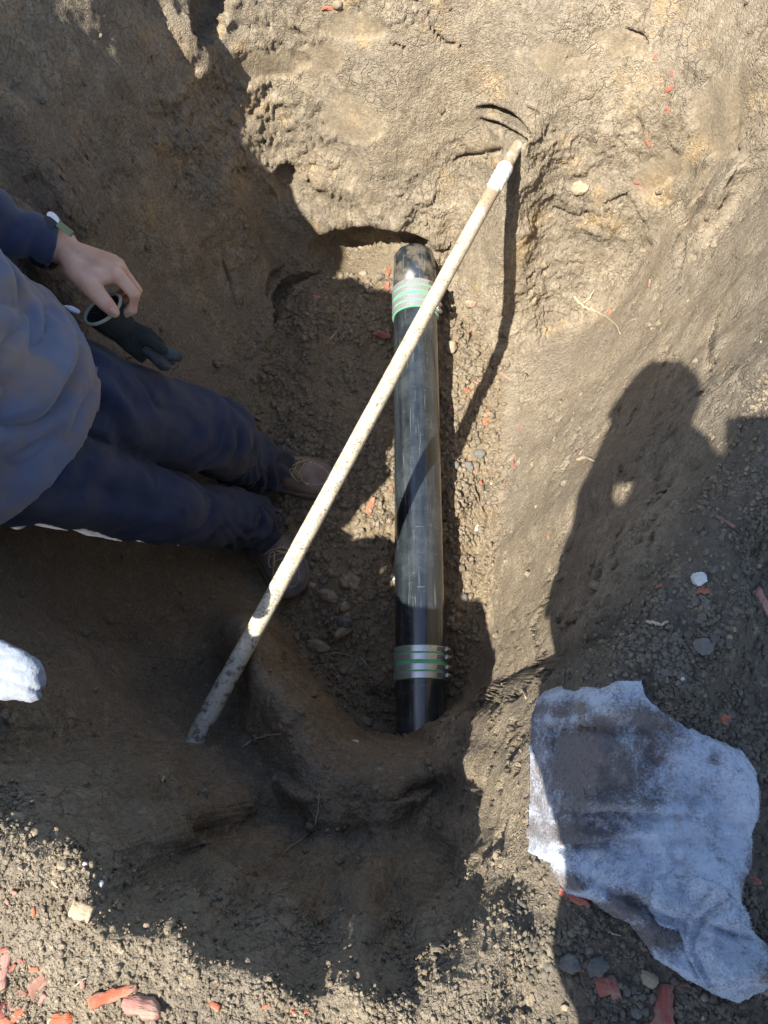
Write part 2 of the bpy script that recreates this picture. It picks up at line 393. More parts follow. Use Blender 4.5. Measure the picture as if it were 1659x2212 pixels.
ledge([(985, 1880), (940, 1965), (850, 2012), (640, 2005), (470, 1972), (330, 1905), (225, 1845)][::-1], .035, 60, 40)
ledge([(960, 1690), (860, 1740), (740, 1745), (640, 1705), (590, 1660)][::-1], .026, 60, 60)
ledge([(420, 1700), (340, 1740), (260, 1730), (200, 1690)][::-1], .022, 60, 50)
# sickle slits in the far wall
def slit(pts, w, dep):
    global d
    best = np.full_like(x, 1e9); tt = np.zeros_like(x)
    for i, (p, q) in enumerate(zip(pts[:-1], pts[1:])):
        ex, ey = q[0] - p[0], q[1] - p[1]; t = np.clip(((vpx - p[0]) * ex + (vpy - p[1]) * ey) / (ex * ex + ey * ey), 0, 1)
        di = np.hypot(vpx - p[0] - t * ex, vpy - p[1] - t * ey); m = di < best
        tt = np.where(m, (i + t) / (len(pts) - 1), tt); best = np.minimum(best, di)
    ww = w * np.sin(np.pi * np.clip(tt, .04, .96)) ** .7
    d -= dep * (1 - sstep(.55, 1.15, best / np.maximum(ww, .5))) * (wall + m_flr)
slit([(1028, 232), (1060, 236), (1100, 252), (1150, 290)], 9, .05)
slit([(1028, 258), (1070, 268), (1138, 300)], 6, .04)
slit([(980, 348), (1020, 340), (1080, 322)], 6, .015)
for pts, w in [([(1190, 452), (1210, 460), (1240, 470), (1275, 462)], 5), ([(1555, 640), (1535, 730), (1530, 790), (1512, 850)], 4), ([(1350, 60), (1385, 75), (1400, 95)], 6), ([(1600, 80), (1630, 100), (1640, 130)], 9),
               ([(1300, 440), (1340, 425), (1360, 415)], 6), ([(1020, 1030), (1050, 1110), (1045, 1140)], 4), ([(480, 560), (500, 610), (510, 660)], 4), ([(1085, 1500), (1060, 1540)], 7), ([(1110, 1600), (1095, 1640)], 6),
               ([(1490, 480), (1470, 560), (1462, 600)], 4), ([(1180, 1290), (1150, 1350), (1160, 1400)], 4), ([(1345, 1140), (1300, 1200)], 3),
               ([(690, 300), (700, 340)], 5), ([(640, 60), (660, 90)], 5), ([(840, 95), (880, 105)], 4), ([(1130, 230), (1170, 245)], 4), ([(930, 60), (960, 90), (1000, 100)], 4)]:
    slit(pts, w * .7, .014)
slit([(596, 700), (602, 645), (632, 605), (690, 588)], 15, .05); slit([(576, 640), (590, 600), (612, 575)], 8, .03)
m, u, v = ell(705, 690, 95, 85, 0, .5); d += .028 * m * m_flr
# hollow over the far end of the pipe, spur and notch at the end of the left wall
m, u, v = ell(806, 545, 120, 44, 2, .22); d -= .12 * m * (wall + m_flr)
def ragged(*a): 
    global vpx, vpy
    ox, oy = vpx, vpy; vpx, vpy = ox + 26 * n2 + 10 * n3, oy + 26 * slab; r_ = ell(*a)[0]; vpx, vpy = ox, oy; return r_
d -= .055 * ragged(458, 40, 40, 62, 20, .2); d += .016 * ragged(385, 60, 24, 130, -35, .7)
m, u, v = ell(620, 400, 22, 40, -10, .3); d -= .03 * m
X3, Y3, Z3 = x + nx * d, y + ny * d, z + nz * d
me = mesh_np("pit_ground", np.stack([X3, Y3, Z3], 1), grid_faces(nr, nc))
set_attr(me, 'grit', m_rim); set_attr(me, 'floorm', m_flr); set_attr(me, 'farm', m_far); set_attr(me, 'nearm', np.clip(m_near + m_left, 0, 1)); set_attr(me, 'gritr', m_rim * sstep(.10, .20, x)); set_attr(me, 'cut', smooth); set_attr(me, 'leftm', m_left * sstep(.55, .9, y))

soil, nt, bs = mat_new("soil"); b = N(nt)
big = b.noise(5, 4); mid = b.noise(22, 6, .65); fine = b.noise(160, 5, .7); spk = b.noise(520, 2, .5)
base = b.mix(b.ramp(mid, [(.35, 0), (.68, 1)]), (.295, .236, .162), (.455, .380, .275))
base = b.mix(b.ramp(big, [(.42, 0), (.62, .55)]), base, (.265, .228, .178))                    # greyer clay
och = b.math('MULTIPLY', b.ramp(b.noise(9, 4, .6), [(.56, 0), (.66, 1)]), b.attr('farm'))
base = b.mix(b.math('MULTIPLY', och, .6), base, (.58, .41, .215))
base = b.mix(b.math('MULTIPLY', b.attr('floorm'), .5), base, (.30, .215, .118))
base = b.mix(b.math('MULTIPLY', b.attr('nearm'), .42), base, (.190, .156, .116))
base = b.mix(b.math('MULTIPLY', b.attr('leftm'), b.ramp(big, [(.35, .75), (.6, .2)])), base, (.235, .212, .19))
scr = b.noise(1, 5, .7, b.mapping((60, 12, 9), rot=(.5, .4, .6))); base = b.mix(b.math('MULTIPLY', b.ramp(scr, [(.54, 0), (.68, .6)]), b.attr('farm')), base, (.50, .42, .30))
scd = b.noise(1, 5, .7, b.mapping((14, 70, 20), rot=(.2, .6, -.4))); base = b.mix(b.math('MULTIPLY', b.ramp(scd, [(.55, 0), (.70, .7)]), b.attr('farm')), base, (.17, .135, .085))
stk = b.noise(1, 5, .65, b.mapping((9, 34, 60), rot=(0, 0, .25))); base = b.mix(b.math('MULTIPLY', b.ramp(stk, [(.5, 0), (.66, .5)]), b.attr('nearm')), base, (.31, .215, .12))
base = b.mix(b.math('MULTIPLY', b.attr('cut'), .6), base, (.19, .150, .096))
base = b.mix(b.math('MULTIPLY', b.attr('grit'), .6), base, (.25, .215, .165))
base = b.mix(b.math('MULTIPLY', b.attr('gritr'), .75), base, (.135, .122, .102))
base = b.mix(b.ramp(fine, [(.3, .7), (.58, 0)]), base, (.12, .088, .055))
base = b.mix(b.ramp(b.noise(16, 6, .7), [(.52, 0), (.66, .4)]), base, (.215, .175, .12))
base = b.mix(b.ramp(b.noise(38, 5, .7), [(.58, 0), (.70, .5)]), base, (.52, .42, .28))
base = b.mix(b.ramp(spk, [(.70, 0), (.76, .55)]), base, (.50, .43, .33))
nt.links.new(base, bs.inputs['Base Color']); bs.inputs['Roughness'].default_value = .95; bs.inputs['Specular IOR Level'].default_value = .15
crk = b.ramp(b.voronoi(32, b.mix(.07, b.tc.outputs['Object'], b.noise(30, 3, .6)), 'DISTANCE_TO_EDGE'), [(.0, 0), (.035, 1)])
crk = b.math('MAXIMUM', crk, b.ramp(b.noise(11, 3), [(.45, 1), (.58, 0)]))
grn = b.voronoi(300, None, 'F1'); hgt = b.math('ADD', b.math('MULTIPLY', b.noise(110, 6, .72), 1.3), b.math('MULTIPLY', grn, -.35))
hgt = b.math('ADD', hgt, b.math('MULTIPLY', b.noise(420, 3, .65), .5)); hgt = b.math('ADD', hgt, b.math('MULTIPLY', crk, .6))
b.bump(bs, hgt, b.ramp(b.attr('cut'), [(0, 1.0), (1, .45)]), .0058)
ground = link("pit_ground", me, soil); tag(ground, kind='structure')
ground['label'] = 'brown soil of the dug pit and the level ground round it'
bpy.context.view_layer.update()
dg = bpy.context.evaluated_depsgraph_get()
def hit(px, py):
    ok, loc, nrm, _ = ground.ray_cast(Vector((0, 0, CAMZ)), ray(px, py).normalized(), distance=20)
    return (loc, nrm) if ok else (W(px, py, 0), Vector((0, 0, 1)))
# ------------------------------------------------------------------ shape helpers
def frame_of(t):
    t = Vector(t).normalized(); a = t.cross(Vector((0, 0, 1)))
    if a.length < 1e-3: a = t.cross(Vector((1, 0, 0)))
    a.normalize(); return a, t.cross(a)
def tube(path, radii, seg=32, caps=True):
    pts = [Vector(p) for p in path]; rings = []
    for i, p in enumerate(pts):
        a, bb = frame_of(pts[min(i + 1, len(pts) - 1)] - pts[max(i - 1, 0)])
        r = radii[i] if hasattr(radii, '__len__') else radii
        th = np.linspace(0, 2 * np.pi, seg, endpoint=False)
        rings.append(np.array(p)[None] + r * (np.cos(th)[:, None] * np.array(a)[None] + np.sin(th)[:, None] * np.array(bb)[None]))
    V = np.concatenate(rings); F = [grid_faces(len(pts), seg, True)]
    if caps:
        k = len(V); V = np.concatenate([V, [np.array(pts[0])], [np.array(pts[-1])]])
        i = np.arange(seg); j = (i + 1) % seg; e = (len(pts) - 1) * seg
        F.append(np.stack([j, i, np.full(seg, k)], 1)); F.append(np.stack([e + i, e + j, np.full(seg, k + 1)], 1))
    return V, F
def join(parts):
    Vs, Fs, o = [], [], 0
    for V, F in parts:
        Vs.append(V); Fs += [f + o for f in (F if isinstance(F, list) else [F])]; o += len(V)
    return np.concatenate(Vs), Fs
def spline(pts, n):
    """Catmull-Rom through rows of numbers"""
    p = np.asarray(pts, float); p = np.vstack([2 * p[0] - p[1], p, 2 * p[-1] - p[-2]])
    out = []; m = len(p) - 3
    for u in np.linspace(0, m - 1e-9, n):
        i = int(u); t = u - i; a, b_, c_, d_ = p[i:i + 4]
        out.append(.5 * ((2 * b_) + (-a + c_) * t + (2 * a - 5 * b_ + 4 * c_ - d_) * t * t + (-a + 3 * b_ - 3 * c_ + d_) * t ** 3))
    return np.array(out)
def capsules(chain, seg=16):
    """chain: list of (x, y, z, r) -> closed tapered tube with round ends"""
    c_ = np.asarray(chain, float); pts = [c_[0]]
    a = Vector(c_[0][:3]); t0 = (Vector(c_[1][:3]) - a).normalized(); r0 = c_[0][3]
    e = Vector(c_[-1][:3]); t1 = (e - Vector(c_[-2][:3])).normalized(); r1 = c_[-1][3]
    P0 = [(*(a - t0 * r0 * math.cos(q)), r0 * math.sin(q)) for q in (.12, .5, 1.0)]
    P1 = [(*(e + t1 * r1 * math.cos(q)), r1 * math.sin(q)) for q in (1.0, .5, .12)]
    al = P0 + [tuple(r) for r in c_] + P1
    return tube([q[:3] for q in al], [q[3] for q in al], seg)
def loft(rows, seg=48):
    """rows: (cx, cy, cz, ra, rb, ax, ay, az): rings spanned by ra*axis and rb*(tangent x axis)"""
    R = np.asarray(rows, float); rings = []
    for i in range(len(R)):
        t = Vector(R[min(i + 1, len(R) - 1)][:3] - R[max(i - 1, 0)][:3]).normalized()
        a = Vector(R[i][5:8]); a = (a - t * a.dot(t)).normalized(); bb = t.cross(a)
        th = np.linspace(0, 2 * np.pi, seg, endpoint=False)
        rings.append(R[i][:3][None] + R[i][3] * np.cos(th)[:, None] * np.array(a)[None] + R[i][4] * np.sin(th)[:, None] * np.array(bb)[None])
    V = np.concatenate(rings); k = len(V); n_ = len(R); i = np.arange(seg); j = (i + 1) % seg; e = (n_ - 1) * seg
    V = np.concatenate([V, [R[0][:3]], [R[-1][:3]]])
    return V, [grid_faces(n_, seg, True), np.stack([j, i, np.full(seg, k)], 1), np.stack([e + i, e + j, np.full(seg, k + 1)], 1)]
def fuse(name, parts, voxel, smooth=6, fac=.5, disp=None):
    """union of closed shapes as one continuous skin, optionally displaced along its normals by disp(x, y, z)"""
    V, F = join(parts)
    me = mesh_np(name, V, F); bm = bmesh.new(); bm.from_mesh(me); bmesh.ops.recalc_face_normals(bm, faces=bm.faces); bm.to_mesh(me); bm.free()
    o = bpy.data.objects.new(name, me); COL.objects.link(o)
    m = o.modifiers.new("r", 'REMESH'); m.mode = 'VOXEL'; m.voxel_size = voxel
    s = o.modifiers.new("s", 'SMOOTH'); s.factor = fac; s.iterations = smooth
    dgr = bpy.context.evaluated_depsgraph_get(); out = bpy.data.meshes.new_from_object(o.evaluated_get(dgr))
    bpy.data.objects.remove(o); bpy.data.meshes.remove(me); out.name = name
    if disp:
        n_ = len(out.vertices); co = np.empty(n_ * 3, np.float32); out.vertices.foreach_get('co', co); co = co.reshape(-1, 3)
        no = np.empty(n_ * 3, np.float32); out.vertices.foreach_get('normal', no); no = no.reshape(-1, 3)
        r_ = disp(co[:, 0].astype(float), co[:, 1].astype(float), co[:, 2].astype(float))
        co = co + (no * r_[:, None] if np.ndim(r_) == 1 else r_)
        out.vertices.foreach_set('co', co.astype(np.float32).ravel()); out.update()
    return out
def bm_mesh(name, fn, bevel=0):
    bm = bmesh.new(); fn(bm)
    if bevel: bmesh.ops.bevel(bm, geom=list(bm.edges), offset=bevel, segments=2, affect='EDGES', profile=.5)
    me = bpy.data.meshes.new(name); bm.to_mesh(me); bm.free(); return me

# ------------------------------------------------------------------ pole (an old tool handle laid across the pit)
pole0, pole1 = P(417, 1606, 1.275), P(1121, 308, 1.655)
pole0 = pole0 - (pole1 - pole0).normalized() * .04
pa = (pole1 - pole0).normalized(); L = (pole1 - pole0).length
m, nt, bs = mat_new("weathered_wood"); b = N(nt); POLEM = m
ln = b.noise(30, 5, .6, b.mapping((1, 1, 1))); sp = b.noise(210, 4, .65); sp2 = b.noise(60, 3, .6)
grain = b.noise(90, 3, .5, b.mapping((1, .12, 1), rot=(0, 0, math.radians(26))))
end = b.attr('tip')
col = b.mix(b.ramp(grain, [(.35, 0), (.65, 1)]), (.50, .44, .32), (.66, .60, .47))
col = b.mix(b.math('MULTIPLY', end, .8), col, (.255, .175, .10))
col = b.mix(b.math('MULTIPLY', b.ramp(sp, [(.51, 0), (.58, 1)]), b.ramp(sp2, [(.40, 0), (.56, .95)])), col, (.20, .15, .09))
col = b.mix(b.math('MULTIPLY', b.ramp(ln, [(.52, 0), (.62, 1)]), b.math('MULTIPLY', end, .75)), col, (.74, .70, .60))
col = b.mix(b.math('MULTIPLY', b.attr('mud'), 1.6), col, (.36, .34, .30))
mud = b.ramp(b.math('ADD', b.attr('mud'), b.math('MULTIPLY', b.noise(70, 4, .6), .55)), [(.72, 0), (.78, 1)])
col = b.mix(mud, col, (.13, .115, .085))
nt.links.new(col, bs.inputs['Base Color']); bs.inputs['Roughness'].default_value = .62
b.bump(bs, b.math('ADD', sp, b.math('MULTIPLY', mud, 1.5)), .35, .0012)
npt = 140; s_ = np.linspace(0, 1, npt)
rad = .0158 - .0012 * s_
rad = np.where(s_ > .93, .0146 - (s_ - .93) / .07 * .0032, rad)
wob = [Vector((.0006 * math.sin(7 * q), .0006 * math.cos(9 * q), .0025 * math.sin(2.7 * q))) for q in s_]
pole_pts = [pole0 + pa * L * q + w for q, w in zip(s_, wob)]
V, F = tube(pole_pts, list(rad), 28)
jt = .00045 * fbm(V[:, 0] * 50, V[:, 1] * 12, V[:, 2] * 50, 3, 3)
tt = ((V - np.array(pole0)) @ np.array(pa)) / L
axis = np.array(pole0)[None] + np.outer(tt * L, np.array(pa)); rv = V - axis; rn = np.linalg.norm(rv, axis=1, keepdims=True) + 1e-9
mudm = 1 - sstep(.135, .15, tt)
lump = mudm * .0022 * np.clip(fbm(V[:, 0] * 45, V[:, 1] * 45, V[:, 2] * 45, 3, 8) + .2, 0, 1)
V = V + rv / rn * (jt + lump)[:, None] * (rn > .002)
me = mesh_np("handle_shaft", V, F); set_attr(me, 'tip', .38 * sstep(.40, .70, tt) + .62 * sstep(.80, .90, tt)); set_attr(me, 'mud', mudm * .44)
pole = empty("tool_handle", pole0); tag(pole, 'long pale weathered wooden pole leaning across the pit above the black pipe', 'pole')
link("shaft", me, POLEM, pole)
q0, q1 = .905, .952
slv = [pole0 + pa * L * q for q in np.linspace(q0, q1, 14)]
th = [.0163 + .0012 * math.sin(9 * k) * .4 + .0006 * (k % 3) for k in range(14)]; th[0] = .0154; th[-1] = .0150
V, F = tube(slv, th, 40); V += .0007 * fbm(V[:, 0] * 120, V[:, 1] * 120, V[:, 2] * 120, 3, 5)[:, None]
m, nt, bs = mat_new("white_tape"); b = N(nt)
col = b.mix(b.ramp(b.noise(150, 4, .6), [(.55, 0), (.63, .8)]), (.80, .80, .78), (.42, .34, .26))
nt.links.new(col, bs.inputs['Base Color']); bs.inputs['Roughness'].default_value = .6; b.bump(bs, b.noise(200, 3), .4, .001)
link("tape_wrap", mesh_np("tape_wrap", V, F), m, pole)

# ------------------------------------------------------------------ the black pipe with its two couplings
PR = .0565; PX, PZ = .0815, .060
def ytube(y0, y1, r, seg=72, n=2, wall=None):
    return tube([(PX, y, PZ) for y in np.linspace(y0, y1, n)], r, seg)
def pipe_mat(name, dirt, scratch):
    m, nt, bs = mat_new(name); b = N(nt)
    lon = b.noise(55, 4, .6, b.mapping((1, .06, 1))); scr = b.noise(240, 2, .5, b.mapping((1, .045, 1), rot=(0, 0, .18))); scr2 = b.noise(200, 2, .5, b.mapping((.08, 1, 1), rot=(0, 0, .25)))
    dust = b.noise(14, 5, .65)
    col = b.mix(b.ramp(lon, [(.4, 0), (.62, .6)]), (.010, .013, .016), (.036, .046, .053))
    col = b.mix(b.ramp(dust, [(.45, 0), (.72, .38)]), col, (.078, .095, .102))
    s1 = b.ramp(scr, [(.64, 0), (.72, scratch * .6)]); s2 = b.ramp(scr2, [(.68, 0), (.76, scratch * .5)])
    col = b.mix(s1, col, (.22, .24, .24)); col = b.mix(s2, col, (.25, .26, .25))
    if dirt:
        dm = b.ramp(b.noise(28, 5, .65), [(.46, 0), (.58, dirt)])
        col = b.mix(dm, col, (.25, .20, .135))
    nt.links.new(col, bs.inputs['Base Color'])
    nt.links.new(b.ramp(dust, [(.35, .17), (.7, .34)]), bs.inputs['Roughness']); bs.inputs['Specular IOR Level'].default_value = .9; bs.inputs['Coat Weight'].default_value = .3; bs.inputs['Coat IOR'].default_value = 1.55; bs.inputs['Coat Roughness'].default_value = .15
    b.bump(bs, b.math('ADD', scr, b.math('MULTIPLY', lon, .4)), .10, .0008)
    return m
PIPEM, PIPED = pipe_mat("black_plastic", 0, .55), pipe_mat("dirty_black_plastic", .38, .6)
pipe = empty("drain_pipe", (PX, .7, 0)); tag(pipe, 'long black plastic drain pipe lying along the pit floor with two banded couplings', 'pipe')
yA0, yA1 = 1.145, 1.228            # far coupling
yB0, yB1 = .268, .352              # near coupling
yA0, yA1 = W(893, 662, .117).y, W(893, 600, .117).y
yB0, yB1 = W(910, 1466, .117).y, W(910, 1392, .117).y
yE = W(893, 533, .117).y + .02
V, F = tube([(PX, q, PZ) for q in (yA1 - .03, yE - .05, yE - .016, yE - .005, yE + .004)], [PR, PR, PR - .001, PR - .006, PR - .016], 72)
o = link("pipe_section", mesh_np("old_pipe", V, F), PIPED, pipe); o['label'] = 'scuffed muddy old pipe end at the far wall'
V, F = ytube(yB1 - .03, yA0 + .03, PR, 96, 40); o = link("pipe_section", mesh_np("new_pipe", V, F), PIPEM, pipe); o['label'] = 'long scratched middle length of pipe'
V, F = ytube(-.5, yB0 + .03, PR, 96, 30); o = link("pipe_section", mesh_np("near_pipe", V, F), PIPEM, pipe); o['label'] = 'shiny pipe length running under the near slope'
m, nt, bs = mat_new("stainless_band"); b = N(nt); STEEL = m
nt.links.new(b.mix(b.ramp(b.noise(300, 2), [(.4, 0), (.7, 1)]), (.58, .59, .60), (.72, .73, .74)), bs.inputs['Base Color'])
bs.inputs['Metallic'].default_value = .75; bs.inputs['Roughness'].default_value = .33
m, nt, bs = mat_new("green_rubber"); b = N(nt); GREEN = m
nt.links.new(b.mix(b.noise(60, 3), (.11, .44, .19), (.17, .53, .27)), bs.inputs['Base Color']); bs.inputs['Roughness'].default_value = .5
m, nt, bs = mat_new("screw_steel"); SCREW = m; b = N(nt)
nt.links.new(b.mix(b.noise(400, 2), (.30, .29, .27), (.52, .50, .47)), bs.inputs['Base Color']); bs.inputs['Metallic'].default_value = .85; bs.inputs['Roughness'].default_value = .38
m, nt, bs = mat_new("perforation"); PERF = m; bs.inputs['Base Color'].default_value = (.045, .045, .045, 1); bs.inputs['Roughness'].default_value = .6
def band_mesh(y0, y1, r0, r1, seg=96):
    """thin ring with rounded shoulders"""
    e = .0006
    return tube([(PX, q, PZ) for q in (y0, y0 + e, y1 - e, y1)], [r0, r1, r1, r0], seg, caps=False)
def coupling(y0, y1, label):
    cp = empty("coupling", (PX, (y0 + y1) / 2, PZ)); cp.parent = pipe; cp.matrix_parent_inverse = Matrix.Translation(-pipe.location); cp['label'] = label
    Lc = y1 - y0; R0 = PR + .0025
    V, F = tube([(PX, q, PZ) for q in (y0, y0 + .001, y1 - .001, y1)], [PR, R0, R0, PR], 96)
    link("green_sleeve", mesh_np("sleeve", V, F), GREEN, cp, sharp=25)
    # four clamp bands with a wider green gap in the middle
    w_ = Lc * .192; gaps = [.02, .255, .555, .790]
    for g in gaps:
        a = y0 + Lc * g; V, F = band_mesh(a, a + w_, R0 - .0002, R0 + .0014)
        bd = link("clamp_band", mesh_np("band", V, F), STEEL, cp, sharp=25)
        # worm drive slots near the screw, and a small rivet
        sl = []
        for k in range(13):
            t = math.radians(34 + k * 2.4); n_ = Vector((math.sin(t), 0, math.cos(t))); tg = Vector((math.cos(t), 0, -math.sin(t)))
            c0 = Vector((PX, a + w_ * .5, PZ)) + n_ * (R0 + .00155); ay = Vector((0, 1, 0)) * w_ * .34 + tg * .0016; at = tg * .0007
            q = [c0 - ay - at, c0 + ay - at, c0 + ay + at, c0 - ay + at]; sl.append((np.array([list(v) for v in q]), np.array([[0, 1, 2, 3]])))
        V, F = join(sl); link("band_slots", mesh_np("slots", V, F), PERF, bd)
        t = math.radians(-24); n_ = Vector((math.sin(t), 0, math.cos(t))); c0 = Vector((PX, a + w_ * .5, PZ)) + n_ * R0
        V, F = tube([c0, c0 + n_ * .0019, c0 + n_ * .0021], [.0019, .0019, .0007], 14); link("rivet", mesh_np("rivet", V, F), SCREW, bd)
        # screw housing on the right shoulder of the pipe
        t = math.radians(66); n_ = Vector((math.sin(t), 0, math.cos(t))); tg = Vector((math.cos(t), 0, -math.sin(t)))
        c0 = Vector((PX, a + w_ * .5, PZ)) + n_ * (R0 + .0062); parts = [tube([c0 - tg * .009, c0 - tg * .0085, c0 + tg * .0105, c0 + tg * .011], [.0046, .0056, .0056, .005], 18)]
        parts.append(tube([c0 - tg * .0145, c0 - tg * .0095], .0050, 6)); parts.append(tube([c0 - tg * .0165, c0 - tg * .0140], [.0044, .0066], 18))
        parts.append(tube([c0 - n_ * .006 - tg * .008, c0 - n_ * .006 + tg * .010], .0045, 10))
        V, F = join(parts); sc = link("band_screw", mesh_np("screw", V, F), SCREW, cp, smooth=False)
    return cp
coupling(yA0, yA1, 'sunlit coupling at the far end with the orange chip on it')
coupling(yB0, yB1, 'shaded coupling at the near end of the pipe')
# ------------------------------------------------------------------ the person standing in the pit
def fabric(name, c0, c1, dust=None, dustamt=0.0, weave=900, rough=.9, sheen=.25, dscale=7, drange=(.44, .64)):
    m, nt, bs = mat_new(name); b = N(nt)
    col = b.mix(b.ramp(b.noise(14, 5, .6), [(.3, 0), (.7, 1)]), c0, c1)
    if dust: col = b.mix(b.math('MULTIPLY', b.ramp(b.noise(dscale, 5, .62), [(drange[0], 0), (drange[1], 1)]), dustamt), col, dust)
    col = b.mix(b.ramp(b.noise(330, 2, .5), [(.72, 0), (.78, .35)]), col, dust or c1)
    nt.links.new(col, bs.inputs['Base Color']); bs.inputs['Roughness'].default_value = rough
    bs.inputs['Specular IOR Level'].default_value = .2
    bs.inputs['Sheen Weight'].default_value = sheen; bs.inputs['Sheen Roughness'].default_value = .6
    b.bump(bs, b.math('ADD', b.noise(weave, 2, .5), b.math('MULTIPLY', b.noise(60, 4, .6), .8)), .35, .0012)
    return m
TROUSERM = fabric("navy_twill", (.013, .021, .052), (.021, .032, .074), (.060, .051, .047), .55, sheen=.08)
SHIRTM = fabric("dusty_grey_shirt", (.085, .103, .165), (.128, .142, .195), (.190, .132, .098), .8, dscale=11, drange=(.45, .62))
SLEEVEM = fabric("navy_knit", (.018, .023, .052), (.034, .044, .088), None, 0)
m, nt, bs = mat_new("skin"); SKINM = m; b = N(nt)
col = b.mix(b.ramp(b.noise(38, 4, .6), [(.35, 0), (.7, 1)]), (.58, .315, .20), (.68, .415, .285))
col = b.mix(b.ramp(b.noise(16, 3), [(.5, 0), (.75, .35)]), col, (.50, .235, .155))
nt.links.new(col, bs.inputs['Base Color']); bs.inputs['Roughness'].default_value = .5; bs.inputs['Subsurface Weight'].default_value = .08; bs.inputs['Subsurface Radius'].default_value = (.008, .003, .0015)
b.bump(bs, b.math('ADD', b.noise(260, 3, .6), b.voronoi(420)), .18, .0006)
m, nt, bs = mat_new("hair"); HAIRM = m; bs.inputs['Base Color'].default_value = (.02, .014, .01, 1); bs.inputs['Roughness'].default_value = .6

person = empty("person", (-.38, .55, 0)); tag(person, 'person in dusty grey shirt and navy trousers standing in the pit holding a glove', 'person')
hipL, kneeL, ankL = Vector((-.530, .545, .745)), Vector((-.350, .610, .45)), Vector((-.300, .675, .10))
hipR, kneeR, ankR = Vector((-.535, .420, .745)), Vector((-.385, .450, .45)), Vector((-.300, .540, .10))
waist, chest, neck, head = Vector((-.570, .49, .88)), Vector((-.69, .485, 1.09)), Vector((-.765, .492, 1.30)), Vector((-.79, .505, 1.425))
shL, elL, wrL = Vector((-.745, .660, 1.235)), Vector((-.745, .765, .95)), P(139, 537, 1.205)
shR, elR, wrR = Vector((-.690, .308, 1.232)), Vector((-.566, .256, 1.015)), Vector((-.625, .130, .88))
def v4(p, r): return (p.x, p.y, p.z, r)
# hand, bare, closing on the cuff of the glove
def hand_parts():
    k = []
    ctr = P(215, 590, 1.195)
    fingers = [([(252,592,1.165),(293,640,1.178),(286,669,1.196),(266,679,1.203)], (.0118,.0102,.0090,.0078)),
               ([(258,580,1.190),(297,630,1.212),(287,656,1.232),(268,666,1.235)], (.0115,.0100,.0090,.0078)),
               ([(254,572,1.215),(289,618,1.243),(278,643,1.261),(260,652,1.262)], (.0108,.0095,.0085,.0074)),
               ([(246,566,1.238),(276,606,1.264),(267,628,1.277),(252,636,1.279)], (.0098,.0085,.0076,.0066))]
    for pts, rr in fingers:
        w_ = [P(*q) for q in pts]; k.append(capsules([v4(p, r) for p, r in zip(w_, rr)]))
        k.append(capsules([v4(wrL.lerp(w_[0], .12), .0165), v4(wrL.lerp(w_[0], .55), .0150), v4(w_[0], .0128)]))
        kn = w_[0] + (Vector((0, 0, CAMZ)) - w_[0]).normalized() * .002; k.append(capsules([v4(kn, .0122), v4(kn.lerp(w_[1], .15), .0112)]))
    tm = [P(168,588,1.172), P(203,626,1.152), P(231,658,1.154), P(246,674,1.164)]
    k.append(capsules([v4(wrL.lerp(tm[0], .3), .017), v4(tm[0], .0185), v4(tm[1], .0150), v4(tm[2], .0122), v4(tm[3], .0100)]))
    k.append(capsules([v4(tm[0], .017), v4(P(212, 600, 1.160), .0150), v4(P(236, 598, 1.166), .0118)]))      # web between thumb and first finger
    k.append(capsules([v4(P(180, 572, 1.195), .020), v4(P(232, 584, 1.195), .017)]))
    fa = (elL - wrL).normalized()
    k.append(loft([(*(wrL - fa * .012), .026, .019, *CU), (*(wrL + fa * .02), .0275, .0205, *CU), (*(wrL + fa * .10), .034, .030, *CU), (*elL, .040, .038, *CU)], 24))
    return k
hp = hand_parts()
